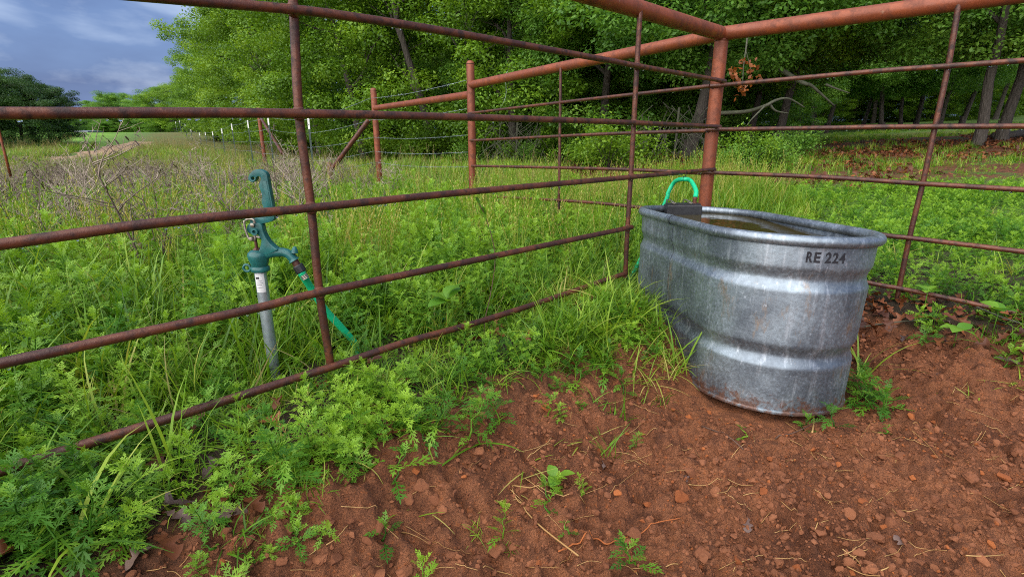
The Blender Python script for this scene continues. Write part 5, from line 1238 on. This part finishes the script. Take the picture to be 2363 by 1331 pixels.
CLO = [clod(s) for s in (1, 2, 3, 4)]; CLB = [me.copy() for me in CLO]
for me in CLO: me.materials.append(M['clod_orange'])
for me in CLB: me.materials.append(M['clod_brown'])
flat('clay_clod', CLO[0], 1570, 1152, .024, 'largest orange clay lump on the open dirt before the tank', 'clod', None, .006)
flat('clay_clod', CLB[1], 2095, 825, .024, 'pale rounded stone like lump beside the leaf pile', 'clod', None, .004)
oc = [(1880, 1040), (1585, 965), (1560, 945), (1640, 955), (1450, 1000), (1390, 1035), (1240, 915), (1255, 945), (2150, 1060), (2110, 1100), (2000, 1155), (2260, 1085), (1845, 1310), (2050, 1215), (2070, 1290), (1330, 1230), (1145, 1255), (1245, 1305), (1420, 1135), (1620, 1035), (1780, 1062), (1930, 1070), (2320, 1100), (2160, 980), (2100, 960), (1500, 1160), (560, 1190), (700, 1160), (900, 1100), (960, 1090), (1065, 1105), (520, 1290), (1700, 1290), (1960, 1320), (1540, 900), (1580, 860), (2290, 1250), (1760, 1140)]
for k, (px, py) in enumerate(oc):
    flat('clay_clod', CLO[k % 4], px + rd.uniform(-8, 8), py + rd.uniform(-6, 6), rd.uniform(.006, .013) * rd.choice((.8, 1, 1, 1.7)), 'small orange clay lump bedded in the brown dirt', 'clod', 'orange clay lumps', .001)
for k in range(130):
    px, py = rd.uniform(480, 2363), rd.uniform(1040, 1331)
    if px < 900 and py < 1180: continue
    flat('dirt_clod', CLB[k % 4], px, py, rd.uniform(.008, .024), 'crumbly brown dirt clod on the trampled ground', 'clod', 'brown dirt clods', -.002)
CLS = [hidden('crumb_source', clod(s, 1), M['clod_brown']) for s in (8, 9, 10)]
P = pts_in(50000, -1.0, 2.6, .6, 2.6, lambda x, y: dirtmask(x, y) * (.25 + .75 * sst(fbm(x * 4, y * 4, 3, 81), .4, .62)), 21); P[:, 2] += .005
scatter('dirt_crumbs', P, rs.uniform(.003, .015, len(P)) * rs.uniform(.3, 1, len(P)) ** 1.7, CLS, M['clod_brown'], 'loose crumbs of brown dirt strewn over the trampled ground', 'dirt', .6)
P = pts_in(5500, -1.0, 2.6, .6, 2.6, lambda x, y: dirtmask(x, y) * sst(fbm(x * 5, y * 5, 3, 85), .42, .62), 23); P[:, 2] += .006
scatter('dirt_lumps', P, rs.uniform(.006, .020, len(P)) * rs.uniform(.5, 1, len(P)), [hidden('lump_source', clod(s_, 2), M['clod_brown']) for s_ in (14, 15, 16)], M['clod_brown'], 'trampled lumps of brown dirt covering the open ground', 'dirt', .6)
CLS2 = [hidden('clay_crumb_source', clod(s, 1), M['clod_orange']) for s in (11, 12)]
P = pts_in(3600, -1.0, 2.6, .6, 2.6, lambda x, y: dirtmask(x, y) * sst(fbm(x * 3, y * 3, 3, 83), .46, .60), 22); P[:, 2] += .007
scatter('clay_crumbs', P, rs.uniform(.003, .010, len(P)) * rs.uniform(.5, 1, len(P)), CLS2, M['clod_orange'], 'orange clay crumbs mixed into the brown dirt', 'dirt', .6)
def strand(name, pix, r, mat, label, cat, group=None, lift=.004):
    P = smoothline([setp(x, y, lift) for x, y in pix], 5); mb = MB(); n = len(P)
    for q in P: q.z = max(q.z, float(H(q.x, q.y)) + r * .6)
    mb.tube(P, [r * (1 - .4 * i / n) for i in range(n)], 5); o = obj(name, mb.mesh(name), mat); return tag(o, label, cat, group)
strand('dry_stalk', [(1335, 1285), (1240, 1210), (1190, 1150), (1182, 1122)], .0024, M['straw'], 'long bent straw stalk folded like an elbow on the dirt', 'straw')
strand('dry_stalk', [(1182, 1122), (1260, 1135), (1350, 1165)], .0018, M['straw'], 'thin straw stalk joining the top of the bent straw', 'straw')
strand('root', [(1288, 1275), (1330, 1258), (1375, 1245), (1400, 1258), (1430, 1245), (1475, 1235), (1510, 1210), (1570, 1198)], .0022, M['clod_orange'], 'wavy red root lying across the open dirt', 'root')
strand('twig', [(1873, 1005), (1877, 975), (1872, 945)], .003, M['straw'], 'short orange twig standing against the tank base', 'twig', None, .012)
strand('twig', [(1788, 1018), (1850, 995), (1912, 960)], .0022, M['twig'], 'slender grey twig lying below the front of the tank', 'twig', None, .008)
strand('twig', [(1985, 762), (2050, 752), (2150, 742)], .004, M['lichen'], 'pale stick lying on leaves right of the tank', 'stick', None, .015)
strand('twig', [(2228, 718), (2300, 750), (2363, 772), (2420, 800)], .004, M['lichen'], 'long pale stick slanting through grass by the right fence', 'stick', None, .04)
strand('twig', [(500, 1000), (560, 985), (610, 955)], .003, M['twig'], 'dark twig on the litter under the lowest rod', 'stick', None, .012)
strand('twig', [(1618, 985), (1680, 1010), (1715, 1040)], .0025, M['twig'], 'dark thin twig on the dirt left of the tank front', 'twig')
for k in range(170):
    px, py = rd.uniform(330, 2363), rd.uniform(900, 1331); a = rd.uniform(-.9, .9); ln = rd.uniform(25, 95)
    if px < 1250 and py < 1331 - (px - 300) * .33: continue
    pix = [(px, py), (px + ln * .5 * math.cos(a), py + ln * .5 * math.sin(a) + rd.uniform(-8, 8)), (px + ln * math.cos(a), py + ln * math.sin(a))]
    if any(1560 < x < 1980 and y < 975 for x, y in pix): continue
    strand('straw_piece', pix, rd.uniform(.0007, .0014), M['straw'], 'thin dry straw piece lying on the trampled red dirt', 'straw', 'straw pieces on the dirt')
